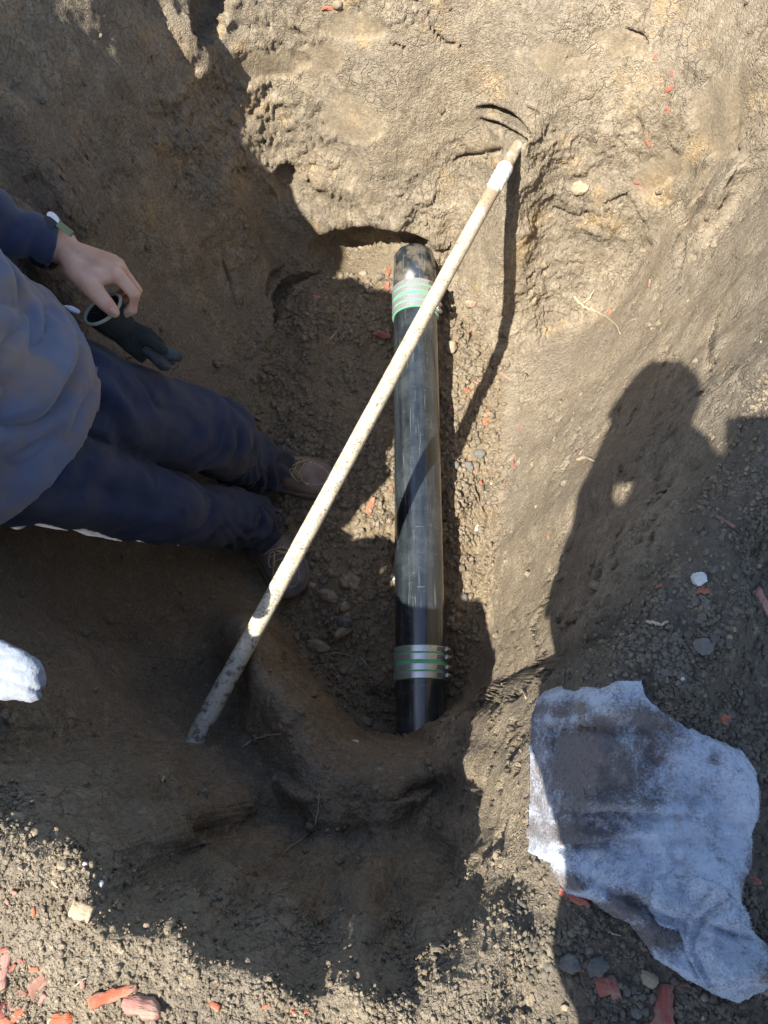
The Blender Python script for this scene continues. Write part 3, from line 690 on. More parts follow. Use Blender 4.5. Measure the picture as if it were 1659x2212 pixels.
# one continuous body under the clothes, head and face included
fd_ = Vector((.93, 0, -.36)).normalized()            # where the face looks
sd_ = Vector((0, 1, 0)); ud_ = sd_.cross(fd_) * -1
if ud_.z < 0: ud_ = -ud_
bod = hp + [
    capsules([v4(shL, .05), v4(elL, .038), v4(elL.lerp(wrL, .6), .030)]), capsules([v4(shR, .05), v4(elR, .038), v4(wrR, .027)]),
    loft([(*(waist - Vector((0, 0, .16))), .11, .06, 0, 1, 0), (*waist, .11, .065, 0, 1, 0), (*chest, .13, .075, 0, 1, 0), (*(neck - Vector((0, 0, .07))), .11, .06, 0, 1, 0), (*neck, .056, .055, 0, 1, 0)], 32),
    capsules([v4(shL, .052), v4(neck - Vector((.0, 0, .06)), .06), v4(shR, .052)]), capsules([v4(neck - Vector((0, 0, .04)), .056), v4(head - ud_ * .03, .056)]),
    capsules([v4(head + ud_ * .03 - fd_ * .015, .082), v4(head - ud_ * .02 + fd_ * .018, .070), v4(head - ud_ * .07 + fd_ * .045, .045)]),
    capsules([v4(head + fd_ * .085 + ud_ * .0, .010), v4(head + fd_ * .112 - ud_ * .028, .013)]),                                            # nose
    capsules([v4(head + fd_ * .090 - ud_ * .058 + sd_ * .02, .008), v4(head + fd_ * .096 - ud_ * .058, .009), v4(head + fd_ * .090 - ud_ * .058 - sd_ * .02, .008)]),   # lips
    capsules([v4(head + fd_ * .078 + ud_ * .022 + sd_ * .045, .010), v4(head + fd_ * .092 + ud_ * .024, .010), v4(head + fd_ * .078 + ud_ * .022 - sd_ * .045, .010)]),  # brow
    capsules([v4(head + sd_ * .078 + ud_ * .012, .013), v4(head + sd_ * .081 - ud_ * .022, .011)]), capsules([v4(head - sd_ * .078 + ud_ * .012, .013), v4(head - sd_ * .081 - ud_ * .022, .011)]),
    capsules([v4(hipL, .06), v4(kneeL, .042), v4(kneeL.lerp(ankL, .4), .040), v4(ankL, .030)]), capsules([v4(hipR, .06), v4(kneeR, .038), v4(kneeR.lerp(ankR, .4), .036), v4(ankR, .030)]),
    capsules([v4(ankL, .034), v4(ankL + Vector((.0, 0, -.04)), .026), v4(ankL + Vector((.06, -.008, -.066)), .016)]), capsules([v4(ankR, .034), v4(ankR + Vector((.0, 0, -.04)), .026), v4(ankR + Vector((.03, -.045, -.066)), .016)])]
gl = [P(*q) for q in [(137,583,1.19)]]
# right hand, closing on the white towel at the edge of the frame
for i in range(4):
    a = wrR + Vector((.075, .025 - .018 * i, -.005)); bod.append(capsules([v4(wrR.lerp(a, .2), .014), v4(a, .0115), v4(a + Vector((.030, 0, -.022)), .0095), v4(a + Vector((.018, 0, -.045)), .008)]))
bod.append(capsules([v4(wrR, .018), v4(wrR + Vector((.03, .035, -.012)), .013), v4(wrR + Vector((.065, .04, -.03)), .010)]))
body = link("body", fuse("body", bod, .0034, 7, .5), SKINM, person)
eyes = []
for s in (-1, 1):
    e = head + fd_ * .083 + ud_ * .006 + sd_ * .031 * s; eyes.append(capsules([v4(e, .0105), v4(e + fd_ * .002, .0105)], 12))
m, nt, bs = mat_new("eye"); bs.inputs['Base Color'].default_value = (.5, .47, .42, 1); bs.inputs['Roughness'].default_value = .2
for V, F in eyes: link("eye", mesh_np("eye", V, F), m, person)
hair_ = fuse("hair", [capsules([v4(head + ud_ * .050 - fd_ * .030, .080), v4(head - ud_ * .01 - fd_ * .040, .068)])], .006, 3, .5, lambda a, b_, c_: .004 * fbm(a * 90, b_ * 90, c_ * 30, 3, 4))
link("hair", hair_, HAIRM, person)
# fingernails and knuckle creases read through the bump; nails as thin shells
nail = []
for tip, prev, r in [(P(246,674,1.164), P(231,658,1.154), .0072)]:
    nail.append(capsules([v4(tip + (tip - prev).normalized() * .002 + (Vector((0, 0, CAMZ)) - tip).normalized() * .0052, .0052), v4(tip.lerp(prev, .35) + (Vector((0, 0, CAMZ)) - tip).normalized() * .0068, .0048)], 10))
V, F = join(nail); m, nt, bs = mat_new("nail"); bs.inputs['Base Color'].default_value = (.58, .38, .30, 1); bs.inputs['Roughness'].default_value = .3
link("thumbnail", mesh_np("nail", V, F), m, person)

# trousers: both legs and the seat as one cloth, creased at knee and ankle
def leg_rows(hip, knee, ank, rr, cuff, ax=(1, 0, 0)):
    rows = [(*(hip + Vector((-.045, 0, .06))), rr[0] * .6, rr[0] * .6), (*hip, rr[0], rr[0]), (*hip.lerp(knee, .5), rr[1], rr[1]), (*knee, rr[2], rr[2] * .98), (*knee.lerp(ank, .45), rr[3], rr[3]), (*ank.lerp(knee, .12), rr[4], rr[4]), (*cuff, rr[5], rr[5] * .95)]
    s = spline(rows, 40); return [(*r, *ax) for r in s]
cuL, cuR = ankL + Vector((.014, -.002, -.040)), ankR + Vector((.010, -.020, -.040))
tp = [loft(leg_rows(hipL, kneeL, ankL, (.092, .085, .072, .064, .057, .061), cuL), 48), loft(leg_rows(hipR, kneeR, ankR, (.085, .070, .060, .057, .055, .059), cuR), 48),
      loft([(*(hipL.lerp(hipR, .5) + Vector((-.02, 0, -.02))), .140, .085, 0, 1, 0), (*(hipL.lerp(hipR, .5) + Vector((-.045, 0, .05))),   .138, .075, 0, 1, 0), (*(waist + Vector((-.01, 0, .0))), .130, .075, 0, 1, 0)], 48)]
def tr_fold(a, b_, c_):
    lw = 1 - sstep(.10, .42, c_)                       # bunching towards the ankle
    wx = fbm(a * 8, b_ * 8, c_ * 8, 2, 14)
    f = .010 * lw * np.sin((c_ + .45 * a + .35 * np.sin(b_ * 19 + a * 6)) * 52 + 9 * wx) * (.3 + .7 * sstep(-.3, .4, fbm(a * 9, b_ * 9, c_ * 9, 2, 17)))
    f += .0060 * np.exp(-((c_ - .46) / .10) ** 2) * np.sin((c_ + .8 * a - .5 * b_) * 60 + 4 * wx)
    for z0, A_, sl_, sb_ in ((.44, .013, .55, .25), (.30, .010, .3, -.6), (.235, .011, -.2, .5), (.17, .010, .4, .3)):
        dz_ = c_ + sl_ * (a + .36) + sb_ * (b_ - .55) + .025 * fbm(a * 12, b_ * 12, c_ * 6, 2, 19 + int(z0 * 50)) - z0
        f += A_ * np.exp(-np.clip(dz_, 0, 1) / .035) * sstep(-.007, .002, dz_)
    f -= .010 * np.exp(-(np.sin((c_ + .9 * a - .3 * b_) * 21 + 3.0 * wx) / .28) ** 2) * sstep(-.2, .3, fbm(a * 7, b_ * 7, c_ * 7, 2, 18))
    f += .006 * sstep(.5, .7, c_) * np.sin((c_ * .6 + b_ * 1.0 + a * .9) * 55 + 5 * wx)
    f += .007 * fbm(a * 11, b_ * 11, c_ * 9, 3, 15) + .0022 * fbm(a * 34, b_ * 34, c_ * 30, 3, 16, ridged=True)
    return f
link("trousers", fuse("trousers", tp, .0045, 5, .5, tr_fold), TROUSERM, person)
# pale seams and the pocket lining showing along the lower thigh
m, nt, bs = mat_new("white_cotton"); WHITEM = m; b = N(nt); nt.links.new(b.mix(b.noise(40, 3), (.62, .63, .66), (.78, .79, .80)), bs.inputs['Base Color']); bs.inputs['Roughness'].default_value = .9
def lump(cx, cy, d_, rx, ry, ang, rz=.004):
    c0 = P(cx, cy, d_); t = math.radians(ang); a = CX * math.cos(t) - CU * math.sin(t); bb = CX * math.sin(t) + CU * math.cos(t)
    return [capsules([v4(c0 - a * rx, ry * .35), v4(c0, ry), v4(c0 + a * rx, ry * .8)], 12)]
link("undershirt", fuse("undershirt", lump(153, 667, 1.16,   .011, .0052, 22), .0014, 3), WHITEM, person)

# shirt: hangs loose over the waistband
hem = [W(207, 810, .79).xy, W(195, 880, .79).xy, W(150, 985, .79).xy, W(90, 1067, .79).xy, W(0, 1142, .79).xy, (-.63, .29), (-.72, .34), (-.74, .49), (-.72, .66), (-.62, .715), W(20, 590, .79).xy, W(90, 622, .79).xy, W(150, 672, .79).xy, W(190, 745, .79).xy]
hem = [(float(q[0]), float(q[1])) for q in hem]
hc = np.mean(hem, axis=0)
rows = []
def ringat(cx, cy, cz, ra, rb, n_=72):
    th_ = np.linspace(0, 2 * np.pi, n_, endpoint=False); return np.stack([cx + ra * np.cos(th_), cy + rb * np.sin(th_), np.full(n_, cz)], 1)
th72 = np.linspace(0, 2 * np.pi, 72, endpoint=False)
hr = np.array(hem) - hc; ha = np.arctan2(hr[:, 1], hr[:, 0]); od = np.argsort(ha); ha, hl = ha[od], np.hypot(hr[:, 0], hr[:, 1])[od]
rad72 = np.interp((th72 + np.pi) % (2 * np.pi) - np.pi, np.concatenate([[ha[-1] - 2 * np.pi], ha, [ha[0] + 2 * np.pi]]), np.concatenate([[hl[-1]], hl, [hl[0]]]))
rad72 = (rad72 + np.roll(rad72, 1) + np.roll(rad72, -1)) / 3
rings = []
for t in np.linspace(0, 1, 46):
    zc = .785 + t * .49
    cx = np.interp(t, [0, .3, .7, 1], [hc[0], hc[0] - .050, hc[0] - .125, hc[0] - .185]); cy = hc[1] + .004
    k = np.interp(t, [0, .06, .25, .6, .85, 1], [1.0, 1.015, 1.0, .98, .88, .62])
    zz = zc - .018 * np.cos(th72) * (1 - t)
    r = rad72 * (1 - min(1, t * 1.4)) + min(1, t * 1.4) * (.132 + .045 * np.abs(np.sin(th72)))
    rings.append(np.stack([cx + k * r * np.cos(th72), cy + k * r * np.sin(th72), zz], 1))
V = np.concatenate(rings); kk = len(V); V = np.concatenate([V, [rings[0].mean(0) + [0, 0, .03]], [rings[-1].mean(0) + [0, 0, .03]]])
i_ = np.arange(72); j_ = (i_ + 1) % 72; e_ = 45 * 72
sp_ = [(V, [grid_faces(46, 72, True), np.stack([j_, i_, np.full(72, kk)], 1), np.stack([e_ + i_, e_ + j_, np.full(72, kk + 1)], 1)])]
sp_.append(capsules([v4(shL + Vector((.02, -.05, -.01)), .085), v4(shL.lerp(elL, .35), .078)])); sp_.append(capsules([v4(shR + Vector((.02, .05, -.01)), .085), v4(shR.lerp(elR, .35), .078)]))
def sh_fold(a, b_, c_):
    an = np.arctan2(b_ - .49, a + .62)
    wx = fbm(a * 7, b_ * 7, c_ * 7, 2, 24); up_ = sstep(.795, .86, c_)
    q = c_ * 1.0 - .10 * np.cos(an) - .085 * np.sin(an - .35) ** 2
    n_a = vnoise(q * 21 + .8 * wx, an * 1.1, a * 0 + 2.5, 27) + .45 * vnoise(q * 48 + 1.6 * wx, an * 2.2 + 3, a * 0 + 7.5, 28)
    f = .036 * (np.clip(np.abs(n_a), 0, .8) ** .75 - .42) * (.25 + .75 * up_)
    f += .008 * np.sin(q * 33 + 1.5 + 3 * wx + 1.5 * an) * up_
    f += .005 * fbm(a * 14, b_ * 14, c_ * 12, 3, 25) + .0015 * fbm(a * 45, b_ * 45, c_ * 45, 2, 26)
    return f
link("shirt", fuse("shirt", sp_, .0042, 6, .5, sh_fold), SHIRTM, person)
# dark long sleeve and wrist watch
fa = (elL - wrL).normalized()
def sl_fold(a, b_, c_):
    t = (a - wrL.x) * fa.x + (b_ - wrL.y) * fa.y + (c_ - wrL.z) * fa.z
    wx = fbm(a * 10, b_ * 10, c_ * 10, 2, 34)
    return (.0048 * np.sin(t * 120 + 5 * wx + 25 * (b_ - wrL.y)) + .004 * np.sin(t * 70 + 4 * wx) + .002 * fbm(a * 40, b_ * 40, c_ * 40, 3, 35)) * sstep(.018, .06, t)
sl = [loft([(*(wrL + fa * .016), .0345, .0285, *CU), (*(wrL + fa * .05), .040, .034, *CU), (*(wrL + fa * .12), .047, .041, *CU), (*elL, .056, .052, *CU), (*elL.lerp(shL, .5), .060, .058, *CU), (*shL, .066, .066, *CU)], 32)]
link("sleeve", fuse("sleeve", sl, .004, 5, .5, sl_fold), SLEEVEM, person)
slr = [capsules([v4(shR, .088), v4(shR.lerp(elR, .5), .074), v4(elR, .062), v4(elR.lerp(wrR, .75), .043)])]
link("sleeve", fuse("sleeve", slr, .006, 4, .5, lambda a, b_, c_: .004 * fbm(a * 25, b_ * 25, c_ * 25, 3, 36)), SLEEVEM, person)
# watch: strap round the wrist over the cuff, olive buckle side and steel case towards the camera's upper edge
ws = wrL + fa * .020
m, nt, bs = mat_new("watch_strap"); STRAPM = m; b = N(nt); nt.links.new(b.mix(b.noise(50, 2), (.22, .25, .10), (.30, .32, .15)), bs.inputs['Base Color']); bs.inputs['Roughness'].default_value = .6
m, nt, bs = mat_new("cuff_rubber"); CUFFM = m; bs.inputs['Base Color'].default_value = (.014, .015, .02, 1); bs.inputs['Roughness'].default_value = .6
watch = empty("wristwatch", ws); watch.parent = person; watch.matrix_parent_inverse = Matrix.Translation(-person.location); watch['label'] = 'olive strapped watch with a steel case'
w0 = P(111, 541, 1.19)
side = (CU * .92 + CX * .36); nrm_ = -CF
def wp(al, t, r=1.0):   # point round the wrist: al 0 = towards camera, 90 = upper edge
    a = math.radians(al); return wrL + fa * t + (-CF * math.cos(a) * .0300 + side * math.sin(a) * .0365) * r
pth = [wp(al, .022) for al in range(-150, 151, 10)]
V, F = tube(pth, .0, 4, False)
vs = []; 
for al in range(-180, 181, 8):
    for (dt, rr) in ((-.011, 1.02), (-.011, 1.10), (.011, 1.10), (.011, 1.02)): vs.append(list(wp(al, .022 + dt, rr)))
V = np.array(vs); F = grid_faces(46, 4, True)
link("cuff_band", mesh_np("cuff", V, F), CUFFM, watch, sharp=40)
vs = []
for q in np.linspace(0, 1, 12):
    al = 62 + 30 * q * 0; p0 = P(*(np.array((127, 484, 1.178)) * (1 - q) + np.array((157, 507, 1.185)) * q))
    for a_, n_ in ((-.0052, 0), (-.0052, .004), (.0052, .004), (.0052, 0)): vs.append(list(p0 + (CU * .78 + CX * .62) * a_ + -CF * n_))
link("strap", mesh_np("strap", np.array(vs), grid_faces(12, 4, True)), STRAPM, watch, sharp=40)
wc = P(117, 475, 1.182); V, F = tube([wc + CF * .006, wc + CF * .005, wc - CF * .004, wc - CF * .0055], [.0125, .0140, .0140, .0118], 28)
V = np.array(wc)[None] + (V - np.array(wc)) - np.outer((V - np.array(wc)) @ np.array(CX * .8 - CU * -.6) * .45, np.array(CX * .8 + CU * .6)); link("watch_case", mesh_np("case", V, F), STEEL, watch, sharp=30)

# shoes: leather moccasin toes with pale stitching, laces, and a rubber sole
m, nt, bs = mat_new("brown_suede"); SUEDE = m; b = N(nt)
col = b.mix(b.ramp(b.noise(26, 5, .65), [(.35, 0), (.68, 1)]), (.13, .085, .065), (.24, .185, .155)); col = b.mix(b.ramp(b.noise(12, 4), [(.5, 0), (.7, .5)]), col, (.29, .24, .205))
nt.links.new(col, bs.inputs['Base Color']); bs.inputs['Roughness'].default_value = .85; b.bump(bs, b.noise(260, 4, .6), .3, .0012)
m, nt, bs = mat_new("grey_suede"); GSUEDE = m; b = N(nt)
col = b.mix(b.ramp(b.noise(24, 5, .65), [(.35, 0), (.68, 1)]), (.10, .092, .092), (.19, .175, .17))
nt.links.new(col, bs.inputs['Base Color']); bs.inputs['Roughness'].default_value = .85; b.bump(bs, b.noise(260, 4, .6), .3, .0012)
m, nt, bs = mat_new("shoe_sole"); SOLE = m; b = N(nt); nt.links.new(b.mix(b.noise(60, 4), (.10, .085, .06), (.17, .145, .11)), bs.inputs['Base Color']); bs.inputs['Roughness'].default_value = .9
m, nt, bs = mat_new("lace"); LACE = m; bs.inputs['Base Color'].default_value = (.36, .28, .17, 1); bs.inputs['Roughness'].default_value = .9
m, nt, bs = mat_new("stitch"); STITCH = m; bs.inputs['Base Color'].default_value = (.55, .53, .50, 1); bs.inputs['Roughness'].default_value = .9
def shoe(heel, toe, mat, label, flip):
    D = (toe - heel); Ls = D.length; D.normalize(); S = Vector((-D.y, D.x, 0)) * flip; Z = Vector((0, 0, 1))
    sh = empty("shoe", heel); sh.parent = person; sh.matrix_parent_inverse = Matrix.Translation(-person.location); sh['label'] = label
    prof = [(0.0, .020, -.0), (.03, .030, 0), (.15, .036, 0), (.35, .036, .002), (.55, .043, .003), (.72, .049, .001), (.86, .045, -.004), (.95, .033, -.008), (1.0, .012, -.010)]
    pr = spline(prof, 40)
    def hgt_(t): return np.interp(t, [0, .05, .2, .38, .52, .68, .84, .95, 1.0], [.055, .078, .088, .086, .074, .058, .047, .038, .022])
    rings = []; n_ = 28
    for t, w_, off in pr:
        hh = hgt_(t); row = []
        for k in range(n_):
            a = math.pi * k / (n_ - 1); cx_ = math.cos(a); sz = math.sin(a)
            sx = math.copysign(abs(cx_) ** .75, cx_); zz = sz ** (.72 if t > .5 else .8)
            row.append(list(heel + D * Ls * t + S * (off + w_ * sx * (1 - .14 * zz)) + Z * (.022 + (hh - .022) * zz)))
        rings.append(row)
    V = np.array(rings).reshape(-1, 3); Fm = grid_faces(40, n_)
    V = V + .0012 * fbm(V[:, 0] * 60, V[:, 1] * 60, V[:, 2] * 60, 3, 44)[:, None]
    up_ = link("upper", mesh_np("upper", V, Fm), mat, sh)
    vs = []
    for t, w_, off in pr: vs.append((t, w_ + .0055, off))
    out = [heel + D * (Ls * t * 1.02 - .004) + S * (off + w_) for t, w_, off in vs] + [heel + D * (Ls * t * 1.02 - .004) + S * (off - w_) for t, w_, off in vs[::-1]]
    rows_ = []
    for zz, g in ((.001, .97), (.004, 1.0), (.019, 1.0), (.024, .965), (.024, .6)):
        cen_ = sum(out, Vector()) / len(out); rows_ += [list(Vector((cen_.x, cen_.y, 0)) + Vector((q.x - cen_.x, q.y - cen_.y, 0)) * g + Z * zz) for q in out]
    nn = len(out); V = np.array(rows_); k0 = len(V); V = np.concatenate([V, [[*V[:nn, :2].mean(0), .001]]]); ii = np.arange(nn); jj = (ii + 1) % nn
    link("sole", mesh_np("sole", V, [grid_faces(5, nn, True), np.stack([jj, ii, np.full(nn, k0)], 1)]), SOLE, sh)
    def top(t, u):      # point on the upper: t along, u across -1..1
        w_ = np.interp(t, pr[:, 0], pr[:, 1]); off = np.interp(t, pr[:, 0], pr[:, 2]); a = math.acos(max(-1, min(1, u))); sz = math.sin(a) ** (.72 if t > .5 else .8)
        return heel + D * Ls * t + S * (off + w_ * u * (1 - .14 * sz)) + Z * (.022 + (hgt_(t) - .022) * sz + .0012)
    stn = []
    path = [(t, .66 * math.cos(math.pi * q)) for q in np.linspace(0, 1, 34) for t in [.735 + .215 * math.sin(math.pi * q) ** .55]]
    for (t0, u0), (t1, u1) in zip(path[:-1], path[1:]):
        p0, p1 = top(t0, u0), top(t1, u1); stn.append(tube([p0.lerp(p1, .12), p0.lerp(p1, .78)], .0009, 6))
    V, F = join(stn); link("stitching", mesh_np("stitching", V, F), STITCH, up_)
    # raised apron seam
    V, F = tube([top(t, u) - Z * .0012 for t, u in path], .0016, 8); link("apron_seam", mesh_np("seam", V, F), mat, up_)
    lc = []
    for q in (.60, .65, .70):
        a = [top(q + .02 * math.sin(3 * u), u) + Z * (.003 + .002 * math.cos(2 * u)) for u in np.linspace(-.62, .62, 9)]; lc.append(tube(a, .0018, 8))
    for s in (-1, 1):
        a = [top(.62, .05 * s) + Z * .006, top(.67, .25 * s) + Z * .014, top(.72, .52 * s) + Z * .012, top(.68, .70 * s) + Z * .006, top(.62, .42 * s) + Z * .008, top(.61, .1 * s) + Z * .007]
        lc.append(tube([tuple(r) for r in spline([list(q) for q in a], 24)], .0017, 8))
        a = [top(.62, .08 * s) + Z * .006, top(.68, .42 * s) + Z * .006, top(.77, .8 * s) + Z * .005]
        lc.append(tube([tuple(r) for r in spline([list(q) for q in a], 14)], .0016, 8))
    V, F = join(lc); link("laces", mesh_np("laces", V, F), LACE, sh)
    return sh
tl = W(716, 1030, .03); shoe(Vector((tl.x - .268, tl.y + .018, .0)), Vector((tl.x + .012, tl.y, .0)), SUEDE, 'brown moccasin shoe pointing at the pipe', 1)
tr = W(652, 1272, .03); shoe(Vector((tr.x - .165, tr.y + .205, .0)), Vector((tr.x, tr.y, .0)), GSUEDE, 'greyer shoe turned outwards under the pole', 1)

# ------------------------------------------------------------------ the knitted glove hanging from the hand
m, nt, bs = mat_new("dark_knit"); KNIT = m; b = N(nt)
wv = b.wave(260, b.mapping((1, 1, 1), rot=(.3, .2, .9)), 1.5, 1)
nt.links.new(b.mix(wv, (.012, .016, .015), (.045, .055, .048)), bs.inputs['Base Color']); bs.inputs['Roughness'].default_value = .95; b.bump(bs, wv, .8, .002)
m, nt, bs = mat_new("grey_latex"); LATEX = m; b = N(nt)
nt.links.new(b.mix(b.ramp(b.noise(35, 4, .6), [(.35, 0), (.65, 1)]), (.022, .026, .027), (.075, .085, .085)), bs.inputs['Base Color']); bs.inputs['Roughness'].default_value = .8; b.bump(bs, b.noise(200, 3), .5, .002)
m, nt, bs = mat_new("cuff_hem"); HEM = m; b = N(nt); nt.links.new(b.mix(b.noise(300, 2), (.30, .33, .25), (.50, .52, .42)), bs.inputs['Base Color']); bs.inputs['Roughness'].default_value = .95
glove = empty("work_glove", P(222, 668, 1.19)); tag(glove, 'dark knitted work glove with grey palm dangling from the bare hand', 'glove')
gc = P(222, 668, 1.192); ga = P(268, 716, 1.235); gd = (ga - gc).normalized()
e1 = (CX * .90 + CU * .42).normalized(); e1 = (e1 - gd * e1.dot(gd)).normalized(); e2 = gd.cross(e1)
def cuff_ring(cen_, ra, rb, n_=56, jit=0.0):
    th_ = np.linspace(0, 2 * np.pi, n_, endpoint=False)
    return np.array(cen_)[None] + np.outer(ra * np.cos(th_), np.array(e1)) + np.outer(rb * np.sin(th_), np.array(e2))
rim_t = Vector(e2) * 0
rs = []
for t in np.linspace(0, 1, 14): rs.append(cuff_ring(gc.lerp(ga, t), .0335 - .010 * t, .029 - .014 * t))
for t in np.linspace(1, 0, 14): rs.append(cuff_ring(gc.lerp(ga, t), .0318 - .010 * t, .0272 - .014 * t))
V = np.concatenate(rs); V = V + .0009 * np.sin(np.tile(np.linspace(0, 2 * np.pi, 56, endpoint=False), 28) * 22)[:, None] * 0.6
link("cuff", mesh_np("cuff", V, grid_faces(28, 56, True)), KNIT, glove)
hr_ = cuff_ring(gc, .0327, .0282); V, F = tube([tuple(q) for q in hr_] + [tuple(hr_[0])], .0027, 10, False); link("cuff_hem", mesh_np("hem", V, F), HEM, glove)
pa_, pb_ = P(303, 738, 1.25), P(330, 762, 1.262)
link("palm", fuse("palm", [loft([(*ga.lerp(gc, .12), .023, .014, *e1), (*ga, .025, .0135, *e1), (*pa_, .030, .0105, *e1), (*pb_, .027, .009, *e1)], 32),
     capsules([v4(P(300, 728, 1.245), .0105), v4(P(330, 742, 1.24), .009), v4(P(352, 756, 1.245), .0088)])], .0028, 5, .5, lambda a, b_, c_: .0022 * fbm(a * 60, b_ * 60, c_ * 60, 3, 54)), KNIT, glove)
for pts, rr in [(((322, 752, 1.25), (350, 758, 1.252), (378, 768, 1.262), (384, 770, 1.268)), .0102), (((318, 758, 1.252), (338, 772, 1.25), (352, 784, 1.258), (358, 789, 1.262)), .0105), (((312, 754, 1.275), (335, 775, 1.285), (346, 786, 1.292), (350, 790, 1.296)), .0098),
                (((322, 748, 1.275), (352, 765, 1.285), (368, 776, 1.292), (372, 779, 1.296)), .0094)]:
    link("glove_finger", fuse("glove_finger", [capsules([v4(P(*q), rr * k_) for q, k_ in zip(pts, (.95, .9, 1.0, .9))])], .0026, 3, .5, lambda a, b_, c_: .0016 * fbm(a * 70, b_ * 70, c_ * 70, 3, 55)), LATEX, glove)
# ------------------------------------------------------------------ cloths
def terry(name, c0, c1):
    m, nt, bs = mat_new(name); b = N(nt)
    dn = b.math('ADD', b.attr('dirt'), b.math('MULTIPLY', b.math('SUBTRACT', b.noise(26, 7, .75), .5), 1.5)); fz = b.noise(420, 3, .6)
    dm = b.ramp(b.math('ADD', dn, b.math('MULTIPLY', b.math('SUBTRACT', fz, .5), .7)), [(.18, 0), (.52, 1)])
    col = b.mix(b.noise(12, 4), c0, c1); col = b.mix(dm, col, (.150, .132, .130))
    col = b.mix(b.ramp(b.noise(34, 4, .6), [(.58, 0), (.70, .45)]), col, (.30, .25, .21))
    nt.links.new(col, bs.inputs['Base Color']); bs.inputs['Roughness'].default_value = 1.0; bs.inputs['Specular IOR Level'].default_value = .05
    bs.inputs['Sheen Weight'].default_value = .15
    b.bump(bs, b.math('ADD', fz, b.noise(160, 4, .6)), .5, .002)
    return m
TERRY = terry('terry_cloth', (.39, .445, .54), (.53, .57, .63)); TOWEL = terry('clean_terry', (.235, .27, .33), (.29, .32, .37))
def ground_xy(px, py, zmin=.90, it=7):
    """point of the smooth ground seen there (arrays)"""
    d0 = np.stack([(px - 829.5) / FPX, SP + (1106 - py) / FPX * CP, -CP + (1106 - py) / FPX * SP], -1); z_ = np.full(np.shape(px), .965)
    for _ in range(it):
        s = (z_ - CAMZ) / d0[..., 2]; X_, Y_ = d0[..., 0] * s, d0[..., 1] * s; z_ = np.maximum(.5 * z_ + .5 * bil(Hs, X_, Y_), zmin)
    return np.stack([X_, Y_, z_], -1)
RAG = [(1163,1503),(1190,1486),(1231,1473),(1283,1478),(1330,1472),(1379,1474),(1387,1503),(1419,1531),(1475,1567),(1547,1599),(1595,1619),(1627,1667),(1637,1711),(1632,1767),(1616,1807),(1615,1867),(1598,1910),(1587,1975),(1619,2007),(1662,2047),(1690,2080),(1678,2112),(1635,2139),
       (1587,2163),(1547,2151),(1475,2111),(1407,2067),(1375,2019),(1351,1991),(1299,1967),(1275,1943),(1219,1927),(1191,1887),(1183,1863),(1133,1839),(1136,1790),(1140,1740),(1143,1687),(1141,1640),(1145,1583),(1147,1543)]
def cloth_sheet(outline, step, fn, seed, base, thick):
    gx_ = np.arange(min(p[0] for p in outline) - 4, max(p[0] for p in outline) + 5, step); gy_ = np.arange(min(p[1] for p in outline) - 4, max(p[1] for p in outline) + 5, step)
    U, Vv = np.meshgrid(gx_, gy_); D = poly_dist(outline, U, Vv) + 3.5 * fbm(U / 26, Vv / 26, U * 0, 3, seed) + 1.6 * fbm(U / 7, Vv / 7, U * 0, 2, seed + 3)
    P0 = base(U, Vv); ins = D > 0
    edge = np.clip(D / 16, 0, 1); prof = np.sqrt(1 - (1 - edge) ** 2)
    lift = thick * prof + fn(U, Vv) * sstep(0, 26, D) + .0011 * fbm(U / 3.2, Vv / 3.2, U * 0, 2, seed + 7)
    top = P0.copy(); top[..., 2] += lift + .003
    idx = -np.ones(U.shape, int); q = ins; idx[q] = np.arange(q.sum())
    a, b_, c_, d_ = idx[:-1, :-1], idx[:-1, 1:], idx[1:, 1:], idx[1:, :-1]
    ok = (a >= 0) & (b_ >= 0) & (c_ >= 0) & (d_ >= 0)
    F = np.stack([a[ok], d_[ok], c_[ok], b_[ok]], 1); Vt = top[q]
    bot = P0[q].copy(); bot[:, 2] += .0005; n_ = len(Vt)
    # rim faces joining top and underside
    ed = {}
    for f in F:
        for i in range(4):
            e = (f[i], f[(i + 1) % 4]); k = (min(e), max(e)); ed[k] = None if k in ed else e
    rim_ = np.array([[e[1], e[0], e[0] + n_, e[1] + n_] for e in ed.values() if e is not None])
    return np.concatenate([Vt, bot]), [F, F[:, ::-1] + n_, rim_], U[q], Vv[q]
